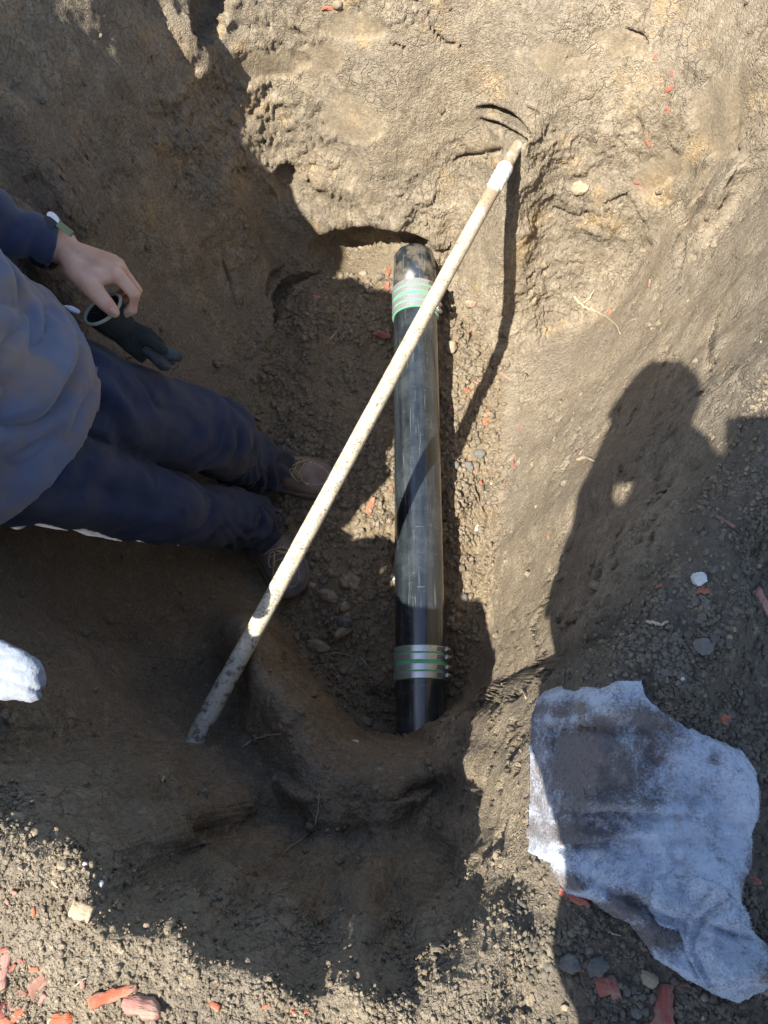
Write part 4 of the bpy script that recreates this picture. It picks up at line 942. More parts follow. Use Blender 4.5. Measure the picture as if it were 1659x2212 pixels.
def rag_fold(U, V_):
    g = lambda cx, cy, a, b__, ang: np.exp(-((((U - cx) * math.cos(math.radians(ang)) + (V_ - cy) * math.sin(math.radians(ang))) / a) ** 2 + ((-(U - cx) * math.sin(math.radians(ang)) + (V_ - cy) * math.cos(math.radians(ang))) / b__) ** 2))
    w_ = fbm(U / 90, V_ / 90, U * 0, 3, 61)
    f = .010 * w_ + .004 * fbm(U / 34, V_ / 34, U * 0, 3, 62)
    f += .012 * g(1250, 1540, 150, 22, 3) - .010 * g(1250, 1578, 120, 11, 0) + .006 * g(1270, 1620, 160, 24, -2)
    f += .007 * g(1330, 1735, 170, 10, 4) - .006 * g(1330, 1758, 170, 9, 4) + .006 * g(1300, 1800, 130, 12, -2) - .005 * g(1290, 1822, 140, 9, -2)
    f += .014 * g(1575, 1690, 40, 120, -12) + .012 * g(1480, 1905, 90, 38, -35) - .012 * g(1400, 1965, 100, 12, 25) - .009 * g(1500, 1975, 12, 70, 30) + .010 * g(1545, 1960, 40, 60, -30) - .008 * g(1555, 2005, 70, 10, 20)
    f += .009 * g(1540, 2080, 28, 70, -18) - .008 * g(1495, 2075, 12, 70, -22) + .006 * g(1620, 2085, 40, 30, 0) + .006 * g(1250, 1490, 120, 12, 2)
    f += .005 * g(1170, 1700, 20, 150, 0)
    return np.maximum(1.5 * f, -.008) + .005 + .022 * np.exp(-((U - 1205) / 55) ** 2)
RAGP = [(p[0] + 1j * p[1]) for p in RAG]
rv = []
for i in range(len(RAG)): rv.append(RAG[i])
V, F, U_, V_ = cloth_sheet(rv, 2.4, rag_fold, 71, ground_xy, .011)
def blobs(U, V__, lst):
    o = np.zeros_like(U)
    for cx, cy, a, b__, s in lst: o = np.maximum(o, s * np.exp(-(((U - cx) / a) ** 2 + ((V__ - cy) / b__) ** 2)))
    return o
dirt = .12 + blobs(U_, V_, [(1265, 1660, 150, 130, .60), (1290, 1580, 120, 45, .5), (1390, 1560, 60, 36, .62), (1200, 1540, 70, 26, .50), (1230, 1790, 110, 40, .62), (1330, 1960, 60, 40, .62), (1410, 2010, 75, 40, .70), (1625, 1710, 18, 40, .50), (1640, 2070, 36, 50, .55), (1200, 1900, 40, 22, .60), (1600, 1860, 24, 60, .42), (1290, 1700, 120, 16, .6), (1360, 2050, 60, 40, .5), (1480, 1640, 60, 20, .2), (1165, 1720, 22, 60, .36)])
rag_me = mesh_np("rag", V, F); set_attr(rag_me, 'dirt', np.concatenate([dirt, dirt]))
# loops of the terry weave standing up as short tufts
nt_ = 13000; k = rng.integers(0, len(U_), nt_); base = V[k] + rng.normal(0, .0006, (nt_, 3)); dr = rng.normal(0, 1, (nt_, 3)); dr[:, 2] = np.abs(dr[:, 2]) + .25; dr /= np.linalg.norm(dr, axis=1, keepdims=True)
sd = np.cross(dr, rng.normal(0, 1, (nt_, 3))); sd /= np.linalg.norm(sd, axis=1, keepdims=True); ln_ = rng.uniform(.0012, .0030, (nt_, 1))
TV = np.stack([base - sd * .0005, base + sd * .0005, base + dr * ln_], 1).reshape(-1, 3); TF = np.arange(nt_ * 3).reshape(-1, 3)
Vr, Fr = join([(V, F), (TV, TF)]); rag_me = mesh_np("rag", Vr, Fr); set_attr(rag_me, 'dirt', np.concatenate([dirt, dirt, np.repeat(dirt[k], 3)]))
rag = link("rag", rag_me, TERRY)
FLAP = [(1395,1892),(1440,1886),(1478,1884),(1500,1893),(1560,1938),(1594,1970),(1578,2018),(1556,2034),(1552,2088),(1502,2122),(1472,2062),(1452,2000),(1430,1996),(1400,1985),(1384,1940)]
def flap_fold(U, V_): return .006 * fbm(U / 60, V_ / 60, U * 0, 2, 65) - .007 * np.exp(-((U - 1478 + .35 * (V_ - 1950)) / 9) ** 2) * (V_ > 1900)
def rag_top(U, V_):
    q = ground_xy(U, V_); q[..., 2] += .011 + np.maximum(rag_fold(U, V_), -.004) + .001; return q
Vf, Ff, Uf, Vvf = cloth_sheet(FLAP, 2.4, flap_fold, 73, rag_top, .0085)
kf = rng.integers(0, len(Uf), 4000); bf = Vf[kf] + rng.normal(0, .0006, (4000, 3)); df = rng.normal(0, 1, (4000, 3)); df[:, 2] = np.abs(df[:, 2]) + .25; df /= np.linalg.norm(df, axis=1, keepdims=True)
sf = np.cross(df, rng.normal(0, 1, (4000, 3))); sf /= np.linalg.norm(sf, axis=1, keepdims=True)
Vf2, Ff2 = join([(Vf, Ff), (np.stack([bf - sf * .0005, bf + sf * .0005, bf + df * .003], 1).reshape(-1, 3), np.arange(12000).reshape(-1, 3))])
fm = mesh_np("flap", Vf2, Ff2); set_attr(fm, 'dirt', np.concatenate([np.full(2 * len(Uf), -.10), np.full(12000, -.1)])); link("folded_flap", fm, TERRY, None).parent = rag; tag(rag, 'large dirty white terry rag lying crumpled on the dark gravelly ground', 'rag')
# white towel in the other hand at the edge of the frame
tw = fuse("towel", [loft([(*P(-150, 1440, .925), .026, .012, *CU), (*P(-60, 1441, .91), .036, .014, *CU), (*P(0, 1443, .90), .0375, .016, *CU), (*P(28, 1452, .90), .0345, .0165, *CU), (*P(52, 1468, .90), .0275, .0165, *CU), (*P(74, 1479, .90), .0225, .015, *CU), (*P(86, 1481, .90), .0160, .011, *CU), (*P(91, 1481, .90), .008, .006, *CU)], 36)],
          .0022, 3, .5, lambda a, b_, c_: .0045 * fbm(a * 28, b_ * 45, c_ * 28, 3, 77) - .004 * np.exp(-(np.sin(b_ * 70 + a * 25 + 1.0) / .3) ** 2) + .0009 * fbm(a * 300, b_ * 300, c_ * 300, 2, 78))
set_attr(tw, 'dirt', np.full(len(tw.vertices), -.16)); tow = link("towel", tw, TOWEL); tag(tow, 'clean white towel end hanging into the frame at the left edge', 'towel')

# ------------------------------------------------------------------ red wood chips, stones, roots
def chipmat(name, c0, c1, c2):
    m, nt, bs = mat_new(name); b = N(nt)
    gr = b.noise(140, 4, .6, b.mapping((.12, 1, 1), 'Object')); r_ = b.objrand()
    col = b.mix(b.ramp(gr, [(.35, 0), (.65, 1)]), c0, c1); col = b.mix(b.math('MULTIPLY', r_, .45), col, c2)
    col = b.mix(b.ramp(b.noise(90, 4, .6), [(.46, 0), (.66, .65)]), col, (.30, .235, .165))
    nt.links.new(col, bs.inputs['Base Color']); bs.inputs['Roughness'].default_value = .85; b.bump(bs, gr, .9, .004); return m
CM = {'o': chipmat("orange_chip", (.36, .080, .034), (.47, .13, .062), (.36, .11, .075)), 'r': chipmat("red_chip", (.25, .060, .042), (.35, .105, .075), (.30, .12, .095)),
      'p': chipmat("faded_chip", (.30, .125, .095), (.40, .195, .15), (.30, .18, .15)), 'd': chipmat("dull_chip", (.17, .075, .050), (.25, .12, .085), (.2, .12, .09)), 't': chipmat("tan_chip", (.38, .28, .17), (.48, .37, .24), (.34, .25, .16)), 'w': chipmat("pale_chip", (.52, .50, .44), (.62, .60, .54), (.5, .47, .4))}
CN = {'o': 'orange', 'r': 'red', 'p': 'faded pink', 'd': 'dull brownish red', 't': 'tan', 'w': 'whitish'}
FLECK = []
def place(px, py):
    l, n_ = hit(px, py); pts = [hit(px + dx, py + dy) for dx, dy in ((5, 0), (-5, 0), (0, 5), (0, -5))]
    nn = n_ + sum((q[1] for q in pts if (q[0] - l).length < .05), Vector()); nn.normalize(); return l, nn
def chip_mesh(L_, w_, th_, seed):
    r = np.random.default_rng(seed); n_ = 9
    xs_ = np.linspace(-.5, .5, n_); pw = r.choice([.05, .10, .16, .4]); up_ = .5 * np.sin(np.pi * np.clip((xs_ + .5) * .84 + .08, 0, 1)) ** pw; lo_ = up_.copy()
    up_ = up_ * r.uniform(.6, 1.12, n_); lo_ = lo_ * r.uniform(.6, 1.12, n_); xs_ = xs_ + np.r_[0, r.uniform(-.04, .04, n_ - 2), 0]; sk = r.uniform(-.12, .12)
    o = [(x_ + sk, u_) for x_, u_ in zip(xs_, up_)] + [(x_ - sk, -u_) for x_, u_ in zip(xs_[::-1], lo_[::-1])]
    o = np.array(o) * [L_, w_]; m_ = len(o); bend = r.uniform(-.10, .16); tws = r.uniform(-.3, .3)
    def zf(p): return bend * L_ * (4 * (p[0] / L_) ** 2 - .6) * .5 + tws * p[0] * p[1] / max(w_, 1e-4)
    V = [(p[0], p[1], zf(p) - th_ * .5) for p in o] + [(p[0] * .95, p[1] * .9, zf(p) + th_ * r.uniform(.30, .62)) for p in o]
    ridge = [(x_ * L_ * .86, r.uniform(-.15, .15) * w_, zf((x_ * L_, 0)) + th_ * r.uniform(.5, .85)) for x_ in xs_]
    V += ridge; i = np.arange(m_); j = (i + 1) % m_; F4 = [np.stack([i, j, j + m_, i + m_], 1)]; T = []
    for k in range(n_ - 1): F4.append(np.array([[m_ + k, m_ + k + 1, 2 * m_ + k + 1, 2 * m_ + k]])); F4.append(np.array([[m_ + 2 * n_ - 1 - k, 2 * m_ + k, 2 * m_ + k + 1, m_ + 2 * n_ - 2 - k]]))
    T.append([m_ + n_ - 1, m_ + n_, 2 * m_ + n_ - 1]); T.append([m_ + 2 * n_ - 1, m_, 2 * m_]); T += [[0, m_ - 1 - k, m_ - 2 - k] for k in range(0)] 
    for k in range(n_ - 1): F4.append(np.array([[k + 1, k, 2 * n_ - 1 - k, 2 * n_ - 2 - k]]))
    return np.array(V), [np.concatenate(F4), np.array(T)]
def orient(o, l, n_, ang, px, py):
    d_ = math.radians(ang); t = ray(px + math.cos(d_) * 10, py + math.sin(d_) * 10) - ray(px, py); t = (t - n_ * t.dot(n_)).normalized()
    m_ = Matrix((t, n_.cross(t), n_)).transposed(); o.rotation_euler = m_.to_euler(); o.location = l
CHIPS = [
 (1023,658,19,9,-50,'p',"on a grey stone above the pole's shadow"),(1017,714,21,8,-30,'o',"right of the pipe near the far coupling"),(987,745,10,6,30,'r',"beside a square tan clod right of the pipe"),(972,817,10,7,90,'r',"at the edge of the pipe's shadow"),
 (1030,827,22,5,40,'p',"curling beside the pole's shadow"),(1046,832,15,10,80,'r',"half inside the pole's shadow"),(1010,843,13,9,20,'o',"between the pipe's shadow and the pole's shadow"),(1093,813,16,5,35,'p',"on the bare slope right of the pole's shadow"),
 (966,887,26,11,-35,'d',"lying inside the pipe's shadow"),(1051,905,32,14,-65,'o',"standing up bright right of the pole's shadow"),(1125,924,17,4,-80,'r',"upright and thin on the right slope"),(1109,1005,22,5,75,'r',"sliver forming an L with a shorter one"),(1113,991,14,4,-8,'r',"short sliver closing the L on the right slope"),
 (1021,1017,14,8,15,'r',"pressed into clods right of the pipe"),(1255,977,12,7,-40,'p',"high on the smooth right slope"),(1040,1051,24,11,60,'o',"in a deep crack right of the pipe"),(1095,1044,11,6,10,'r',"touching a white speck on the right slope"),(1184,1159,8,5,-50,'o',"alone low on the pale right wall"),
 (685,641,19,8,5,'p',"on the shaded mound left of the far coupling"),(740,637,19,7,12,'r',"near the top of the shaded mound"),(769,631,11,4,90,'r',"at the sunlit border of the mound"),(737,685,25,10,85,'p',"upright in the middle of the shaded mound"),(825,723,37,18,5,'r',"broad leaf shape beside the shaded pipe"),(691,730,21,9,75,'d',"on the shaded mound under a splinter"),
 (643,754,15,5,0,'p',"at the foot of the left wall"),(712,906,20,6,80,'r',"upright on shaded floor above the upper shoe"),(722,936,13,7,20,'d',"just above the upper shoe"),(797,867,15,8,70,'d',"left of the pole in shade"),(761,958,25,10,-5,'d',"touching the pole above the upper shoe"),(737,1011,23,14,-60,'r',"between the upper shoe and the pole"),
 (837,620,24,12,100,'r',"pressed against the far coupling's left side"),(839,588,24,12,80,'o',"beside the old pipe end"),(801,1092,37,14,-70,'o',"on sunlit floor between pole and pipe"),(849,1060,14,5,90,'r',"tucked against the pipe's left side"),
 (634,1350,15,4,0,'r',"in the dark under the pole's lower part"),(769,1390,13,10,40,'r',"small square on dark clods left of the near coupling"),(815,1578,17,10,10,'d',"in the dark hollow beside the pipe's near end"),
 (1415,125,9,8,20,'o',"uppermost of the row on the far wall"),(1451,159,11,6,90,'r',"second down the row on the far wall"),(1448,191,25,13,-25,'o',"largest of the row on the far wall"),(1443,237,13,8,90,'o',"just below the largest on the far wall"),(1398,289,8,5,80,'o',"tiny one above an upright one on the far wall"),(1400,309,16,7,90,'o',"upright in the middle of the far wall"),(1374,394,12,8,20,'r',"on the edge of a spade cut"),(1384,407,10,7,40,'p',"inside the spade cut on the far wall"),
 (716,20,38,10,15,'o',"beside a round stone at the top of the wall"),(1315,677,19,8,-65,'o',"right of a broken straw on the slope"),(1403,612,16,8,-45,'p',"on the right wall under the vertical grooves"),
 (1518,1277,31,14,3,'o',"touching the white pebble"),(1425,1267,16,7,30,'r',"on the shaded lip left of the white pebble"),(1650,1308,72,24,60,'p',"large one cut by the right edge"),(1562,1552,34,25,20,'o',"square block above the rag"),(1540,1388,18,7,95,'p',"leaning on a round clod on the right"),
 (1242,1940,68,20,18,'r',"sticking out from under the rag's left edge"),(1311,2130,50,43,10,'r',"flat square below the rag"),(1431,2182,96,50,100,'r',"largest one at the bottom right"),(1261,2084,27,6,-45,'r',"thin splinter left below the rag"),(1623,1892,42,20,60,'r',"right of the rag's folded corner"),(1602,1930,15,9,80,'r',"small one under the rag's right side"),(1476,2132,27,18,-20,'d',"near the rag's lower seam"),
 (10,2089,84,27,88,'p',"long slab cut by the left edge"),(10,2051,24,12,-10,'r',"above the long slab at the left edge"),(75,2092,23,12,-8,'o',"small bar right of the long slab"),(84,2125,46,38,-40,'d',"broad flake in the lower left heap"),(48,2144,27,18,10,'d',"wedged left of the broad flake"),(18,2173,62,30,-40,'r',"large piece low in the left heap"),
 (42,2190,32,24,-30,'o',"bright block at the foot of the left heap"),(15,2206,38,22,35,'o',"corner piece at the bottom left"),(91,2158,32,12,-65,'p',"leaning strip right of the left heap"),(135,2205,48,42,0,'o',"chunky block at the bottom edge"),(244,2150,98,30,-20,'o',"biggest sunlit bar on the near ground"),(303,2173,90,45,15,'p',"bark piece just right of the biggest bar"),
 (465,2173,25,14,30,'o',"split one alone on the near ground"),(74,1969,17,10,80,'o',"small one below the sunlit crest"),(31,1927,13,9,30,'p',"near the left edge below the crest"),(18,1946,12,7,60,'p',"next to the left edge"),(48,2077,15,12,20,'r',"crumb above the lower left heap"),(28,2091,19,9,-60,'r',"standing beside the long slab"),(180,2127,15,10,80,'p',"under a pale straw on the near ground"),
 (575,2172,17,8,-20,'o',"first of three in a row at the bottom edge"),(632,2184,13,7,30,'o',"middle of three in a row at the bottom edge"),(667,2182,21,8,-25,'o',"last of three in a row at the bottom edge"),
 (719,725,56,4,-48,'t',"splinter across the shaded mound"),(825,949,9,7,20,'t',"square fleck between pole and pipe"),(757,1450,13,6,-60,'t',"fleck on dark clods left of the near coupling"),(672,1262,20,13,30,'t',"flake at the toe of the lower shoe"),(848,1250,17,13,60,'w',"corner of a flake beside the pipe in shade"),(729,1462,9,5,-30,'w',"fleck in the dark clods"),
 (1515,2206,24,13,-60,'t',"splinter at the bottom edge near the big red chip"),(1567,1127,42,8,40,'d',"long stick on the dark gravel above the white pebble"),(1031,1140,22,9,-70,'w',"flake in the cracked floor right of the pipe"),(177,1966,46,38,20,'t',"dry leaf-like flake on the sunlit crest"),(768,1602,14,9,10,'w',"fleck on the lip under the pipe"),(1062,1046,7,4,80,'w',"speck beside an orange chip"),
]
for i, (px, py, L_, w_, ang, cm, where) in enumerate(CHIPS):
    l, n_ = place(px, py); sc = (l - Vector((0, 0, CAMZ))).dot(CF) / FPX
    V, F = chip_mesh(L_ * sc * 1.06, w_ * sc * 1.1, max(.0022, min(.009, .33 * w_ * sc)), 100 + i)
    o = link("wood_chip", mesh_np("chip", V, F), CM[cm], smooth=False); orient(o, l + n_ * max(.0008, .05 * w_ * sc), n_ , ang, px, py); o.rotation_euler.rotate_axis('X', rng.uniform(-.16, .16)); o.rotation_euler.rotate_axis('Y', rng.uniform(-.12, .12))
    lab = f"{CN[cm]} wood {'chip' if cm not in 'tw' else 'sliver'} {where}".replace("chip sliver", "chip sliver")
    tag(o, lab, 'wood chip', 'red wood chips scattered in and round the pit' if cm not in 'tw' else 'pale wood bits scattered in the pit')
# chip caught on the far coupling
t = math.radians(52); nn = Vector((math.sin(t), 0, math.cos(t))); tg = Vector((math.cos(t), 0, -math.sin(t)))
V, F = chip_mesh(.031, .0075, .003, 999); o = link("wood_chip", mesh_np("chip", V, F), CM['o'], smooth=False)
o.location = Vector((PX, W(925, 632, .09).y, PZ)) + nn * (PR + .0072); m_ = Matrix((Vector((0, 1, 0)), nn.cross(Vector((0, 1, 0))), nn)).transposed(); o.rotation_euler = m_.to_euler()
tag(o, "bright orange wood chip caught across the far coupling's bands", 'wood chip', 'red wood chips scattered in and round the pit')

def stonemat(name, c0, c1):
    m, nt, bs = mat_new(name); b = N(nt); nt.links.new(b.mix(b.ramp(b.noise(70, 5, .65), [(.35, 0), (.65, 1)]), c0, c1), bs.inputs['Base Color']); bs.inputs['Roughness'].default_value = .9
    b.bump(bs, b.noise(220, 4, .65), .5, .0025); return m
SM = {'c': stonemat("clod_soil", (.20, .156, .10), (.33, .265, .18)), 'g': stonemat("dark_clod", (.10, .095, .085), (.17, .16, .14)), 'w': stonemat("white_stone", (.46, .46, .44), (.62, .62, .60)), 'y': stonemat("ochre_stone", (.24, .19, .125), (.36, .295, .20))}
def ico(sub):
    bm = bmesh.new(); bmesh.ops.create_icosphere(bm, subdivisions=sub, radius=1); V = np.array([v.co[:] for v in bm.verts]); F = np.array([[v.index for v in f.verts] for f in bm.faces]); bm.free(); return V, F
ICO1, ICO2, ICO3, ICO4 = ico(1), ico(2), ico(3), ico(4)
def rock(V, seed, amp=.32, fl=1.0):
    q = V * (1 + amp * fbm(V[:, 0] * 1.1 + seed * 3.1, V[:, 1] * 1.1, V[:, 2] * 1.1, 3, seed)[:, None] + .35 * amp * fbm(V[:, 0] * 4 + seed, V[:, 1] * 4, V[:, 2] * 4, 2, seed + 5)[:, None])
    return q * [1, 1, fl]
STONES = [
 (753,1261,22,20,'c',"big crumbly clod in the dark near the lower shoe"),(717,1287,26,13,'c',"flat wedge clod next to the big one near the lower shoe"),(742,1311,12,10,'c',"small pointed clod below the wedge clod"),(700,1255,10,8,'g',"dark clod between lower shoe and big clod"),(740,1358,26,17,'c',"broad clod in the dark middle of the pit floor"),(745,1340,18,15,'g',"round dark clod above the square red chip"),
 (690,1395,26,14,'c',"slab clod left of the near coupling"),(1014,1010,12,12,'g',"grey lump beside the pipe's shadow"),(1037,980,14,11,'g',"shadowed lump right of the pipe"),(983,1005,9,9,'g',"round lump on the pipe's shadow line"),(975,752,14,13,'y',"square tan clod at the pipe's shadow line"),(1015,655,11,10,'c',"round clod under a faded pink chip"),(785,592,9,7,'y',"white pebble above the shaded mound"),
 (1253,408,20,14,'y',"knobbly ochre stone set in the far wall"),(728,9,11,9,'c',"round grey stone beside the orange chip at the top"),(1690,50,12,8,'w',"skip"),
 (1512,1255,17,15,'w',"white pebble on the dark gravel"),(1473,1467,7,6,'w',"small white pebble above the rag"),(1519,1397,21,20,'g',"round clod with a pink chip on its right"),(1584,1360,6,6,'y',"upper of two tan pebbles on the right"),(1574,1378,8,7,'y',"lower of two tan pebbles on the right"),(1637,1222,6,5,'y',"tan pebble near the right edge"),(1437,1453,10,9,'g',"grey pebble left above the rag"),(1515,1453,11,9,'g',"grey pebble right above the rag"),
 (1229,2081,23,19,'g',"dark clod left of the flat square chip"),(1290,2089,26,18,'g',"wide dark clod above the flat square chip"),(1398,2113,22,15,'y',"brown stone between square chip and rag"),(1353,2141,11,9,'g',"grey pebble right of the square chip"),(1220,2176,8,8,'y',"yellowish pebble at the bottom edge"),(1373,2185,14,12,'g',"grey stone left of the largest chip"),(1518,2155,8,7,'y',"tan pebble right of the largest chip"),(1653,2141,10,9,'y',"tan stone below the rag's tip"),
 (135,1869,13,12,'c',"sunlit round clod poking out of the crest's shadow"),(120,1883,7,7,'c',"small clod beside the sunlit round one"),(183,1868,6,5,'w',"tiny sunlit pebble beyond the crest"),(216,1909,7,7,'w',"pale pebble on the crest"),(36,1770,16,11,'c',"clod on the crest near the left edge"),(75,1800,9,9,'c',"clod perched at the crest's corner"),(255,1960,8,7,'c',"clod on the crest below the dry flake"),(790,1560,14,10,'c',"clod deep beside the near pipe end"),(990,1330,10,9,'c',"clod in shade right of the pipe"),(1003,1293,9,8,'g',"clod at the shadow border right of the pipe")]
for i, (px, py, a, b_, cm, lab) in enumerate(STONES):
    if lab == "skip": continue
    l, n_ = place(px, py); sc = (l - Vector((0, 0, CAMZ))).dot(CF) / FPX
    V = rock(ICO4[0] if a > 15 else ICO3[0], 200 + i, .40, .75) * np.array([a * sc, b_ * sc, min(a, b_) * sc])
    nm = 'soil_clod' if cm in 'cg' and 'stone' not in lab and 'pebble' not in lab else 'stone'
    o = link(nm, mesh_np("stone", V, ICO4[1] if a > 15 else ICO3[1]), SM[cm]); orient(o, l + n_ * min(a, b_) * sc * .38, n_, rng.uniform(-20, 20), px, py); tag(o, lab, 'clod' if nm == 'soil_clod' else 'stone')
m, nt, bs = mat_new("root_fibre"); ROOT = m; b = N(nt); nt.links.new(b.mix(b.noise(90, 3), (.30, .23, .14), (.52, .44, .31)), bs.inputs['Base Color']); bs.inputs['Roughness'].default_value = .9
def strand(pts, w_, label, name="root", cat="root", lift=.002):
    q = []
    for p in spline([(x_, y_) for x_, y_ in pts], 16):
        l, n_ = hit(p[0], p[1]); q.append(l + n_ * (lift + .0015 * rng.random()))
    sc = (q[0] - Vector((0, 0, CAMZ))).dot(CF) / FPX; V, F = tube(q, [w_ * sc * (1 - .6 * abs(k / 15 - .3)) for k in range(16)], 7)
    tag(link(name, mesh_np(name, V, F), ROOT), label, cat)
strand([(522,1617), (548,1598), (575,1590), (610,1582)], 2.2, "pale forked root on the near slope right of the pole's foot")
strand([(690,1715), (688,1760), (670,1800), (610,1840)], 1.3, "long thin root hanging down the near slope")
strand([(1240,640), (1262,662), (1290,672)], 3.2, "pale broken straw on the slope right of the pole's shadow", "straw", "straw")
strand([(1262,655), (1276,640), (1282,625)], 2.0, "short stalk crossing the broken straw", "straw", "straw")
strand([(1290,672), (1330,700), (1342,722)], 1.6, "dark thin root trailing from the broken straw")
strand([(1248,995), (1268,990), (1285,998)], 4.0, "frayed pale straw tuft on the right slope's lip", "straw", "straw")
strand([(1310,2011), (1325,2017), (1338,2021)], 1.8, "curved pale straw left of the rag's tip", "straw", "straw")
strand([(118,1900), (122,1908), (128,1915)], 4.0, "yellow straw bits on the sunlit crest", "straw", "straw")
strand([(165,2127), (178,2119), (190,2112)], 1.6, "thin pale straw lying above the biggest bar", "straw", "straw")
strand([(105,2212), (112,2200), (120,2192)], 3.0, "cream straw at the bottom left edge", "straw", "straw")
strand([(1110,1290), (1096,1296), (1080,1302)], 1.4, "fine root on the lip right of the near coupling") if False else None
strand([(1130,1490), (1136,1497), (1140,1510)], 2.6, "pale root tip left of the rag on the sunlit wall")
strand([(700,1412), (735,1412), (757,1417)], 1.8, "thin root on dark clods left of the near coupling")
strand([(778,1420), (786,1430), (793,1440)], 1.6, "small curved root left of the near coupling's bands")
strand([(1400,1345), (1425,1352), (1440,1345)], 4.0, "frayed root fibres on the dark ground above the rag")
strand([(345,1690), (352,1682), (358,1690)], 2.5, "root loop in the hole beside the pole's foot")

# ------------------------------------------------------------------ loose crumbs (nobody could count them)
Vall = np.stack([X3, Y3, Z3], 1)
ppx, ppy = project(X3, Y3, Z3)
inrag = poly_dist(RAG, ppx, ppy) > -3
seen = ~inrag & (ppx > -60) & (ppx < 1720) & (ppy > -40) & (ppy < 2270) & dom
area = np.gradient(X, axis=1).ravel() * np.gradient(Y, axis=0).ravel()
def scatter(name, label, weight, count, rlo, rhi, mat, power=2.2, hi=None, seed=0):
    r = np.random.default_rng(300 + seed); w_ = np.where(seen, weight, 0) * area; w_ = w_ / w_.sum(); k = r.choice(len(w_), count, p=w_)
    c_ = Vall[k] + np.stack([r.normal(0, .0012, count), r.normal(0, .0012, count), np.zeros(count)], 1)
    rad_ = rlo + (rhi - rlo) * r.random(count) ** power
    tmpl = [(rock(ICO1[0], 400 + seed * 20 + t, .75), ICO1[1]) for t in range(9)]; Vs, Fs, o_ = [], [], 0
    big_ = rad_ > np.quantile(rad_, .94); tb = [(rock(ICO2[0], 500 + seed * 20 + t, .8), ICO2[1]) for t in range(9)]; nrmv = np.stack([nx, ny, nz], 1)[k]
    for t in range(18):
        q = np.where((np.arange(count) % 9 == t % 9) & (big_ == (t >= 9)))[0]
        if not len(q): continue
        tv, tf = tb[t - 9] if t >= 9 else tmpl[t]
        a_ = r.uniform(0, 2 * np.pi, len(q)); e_ = r.uniform(0, 2 * np.pi, len(q)); ca, sa, ce, se = np.cos(a_), np.sin(a_), np.cos(e_), np.sin(e_)
        sx = r.uniform(.7, 1.3, (len(q), 3)) * rad_[q, None]
        v_ = tv[None] * sx[:, None, :]; y1 = v_[..., 1] * ce[:, None] - v_[..., 2] * se[:, None]; z1 = v_[..., 1] * se[:, None] + v_[..., 2] * ce[:, None]
        v_ = np.stack([v_[..., 0] * ca[:, None] - y1 * sa[:, None], v_[..., 0] * sa[:, None] + y1 * ca[:, None], z1], -1) + (c_[q] + nrmv[q] * rad_[q, None] * .12)[:, None, :]
        Vs.append(v_.reshape(-1, 3)); Fs.append((tf[None] + (np.arange(len(q)) * len(tv))[:, None, None] + o_).reshape(-1, 3)); o_ += v_.shape[0] * v_.shape[1]
    me_ = mesh_np(name, np.concatenate(Vs), np.concatenate(Fs)); o = link(name, me_, mat, smooth=False); tag(o, label, kind='stuff'); return o
m, nt, bs = mat_new("crumb_soil"); CRUMB = m; b = N(nt)
cc = b.mix(b.ramp(b.voronoi(90, None, 'F1', 1), [(.1, 0), (.9, 1)]), (.21, .162, .105), (.38, .305, .21)); cc = b.mix(b.ramp(b.noise(60, 2, .5), [(.62, 0), (.70, .5)]), cc, (.50, .44, .34))
nt.links.new(cc, bs.inputs['Base Color']); bs.inputs['Roughness'].default_value = .95; b.bump(bs, b.noise(500, 3, .6), .5, .001)
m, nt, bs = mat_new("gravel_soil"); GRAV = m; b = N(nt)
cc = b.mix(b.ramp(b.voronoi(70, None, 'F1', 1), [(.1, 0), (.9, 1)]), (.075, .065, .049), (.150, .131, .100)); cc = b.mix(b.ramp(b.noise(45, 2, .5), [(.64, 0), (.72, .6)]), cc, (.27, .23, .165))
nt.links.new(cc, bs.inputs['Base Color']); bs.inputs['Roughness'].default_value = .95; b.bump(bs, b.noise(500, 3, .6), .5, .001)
clump = .25 + .75 * sstep(-.15, .35, n2 + .6 * n1)
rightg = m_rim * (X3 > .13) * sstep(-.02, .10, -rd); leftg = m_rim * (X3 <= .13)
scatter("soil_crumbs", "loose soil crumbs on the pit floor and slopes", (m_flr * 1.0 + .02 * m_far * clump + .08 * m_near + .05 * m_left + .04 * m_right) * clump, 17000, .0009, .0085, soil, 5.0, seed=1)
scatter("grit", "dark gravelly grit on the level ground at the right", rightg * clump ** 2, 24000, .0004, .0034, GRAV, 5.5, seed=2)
scatter("grit", "fine sunlit grit on the near ground", (leftg + .5 * m_rim * (1 - sstep(-.02, .10, -rd))) * (.08 + clump ** 2.2), 42000, .0004, .0028, soil, 8.0, seed=3)
scatter("grit", "fine crumbs strewn along the pipe and shoes", m_flr * sstep(-.02, .03, .12 - np.abs(X3 - PX)) + .3 * m_flr, 6000, .0006, .0040, soil, 4.0, seed=4)
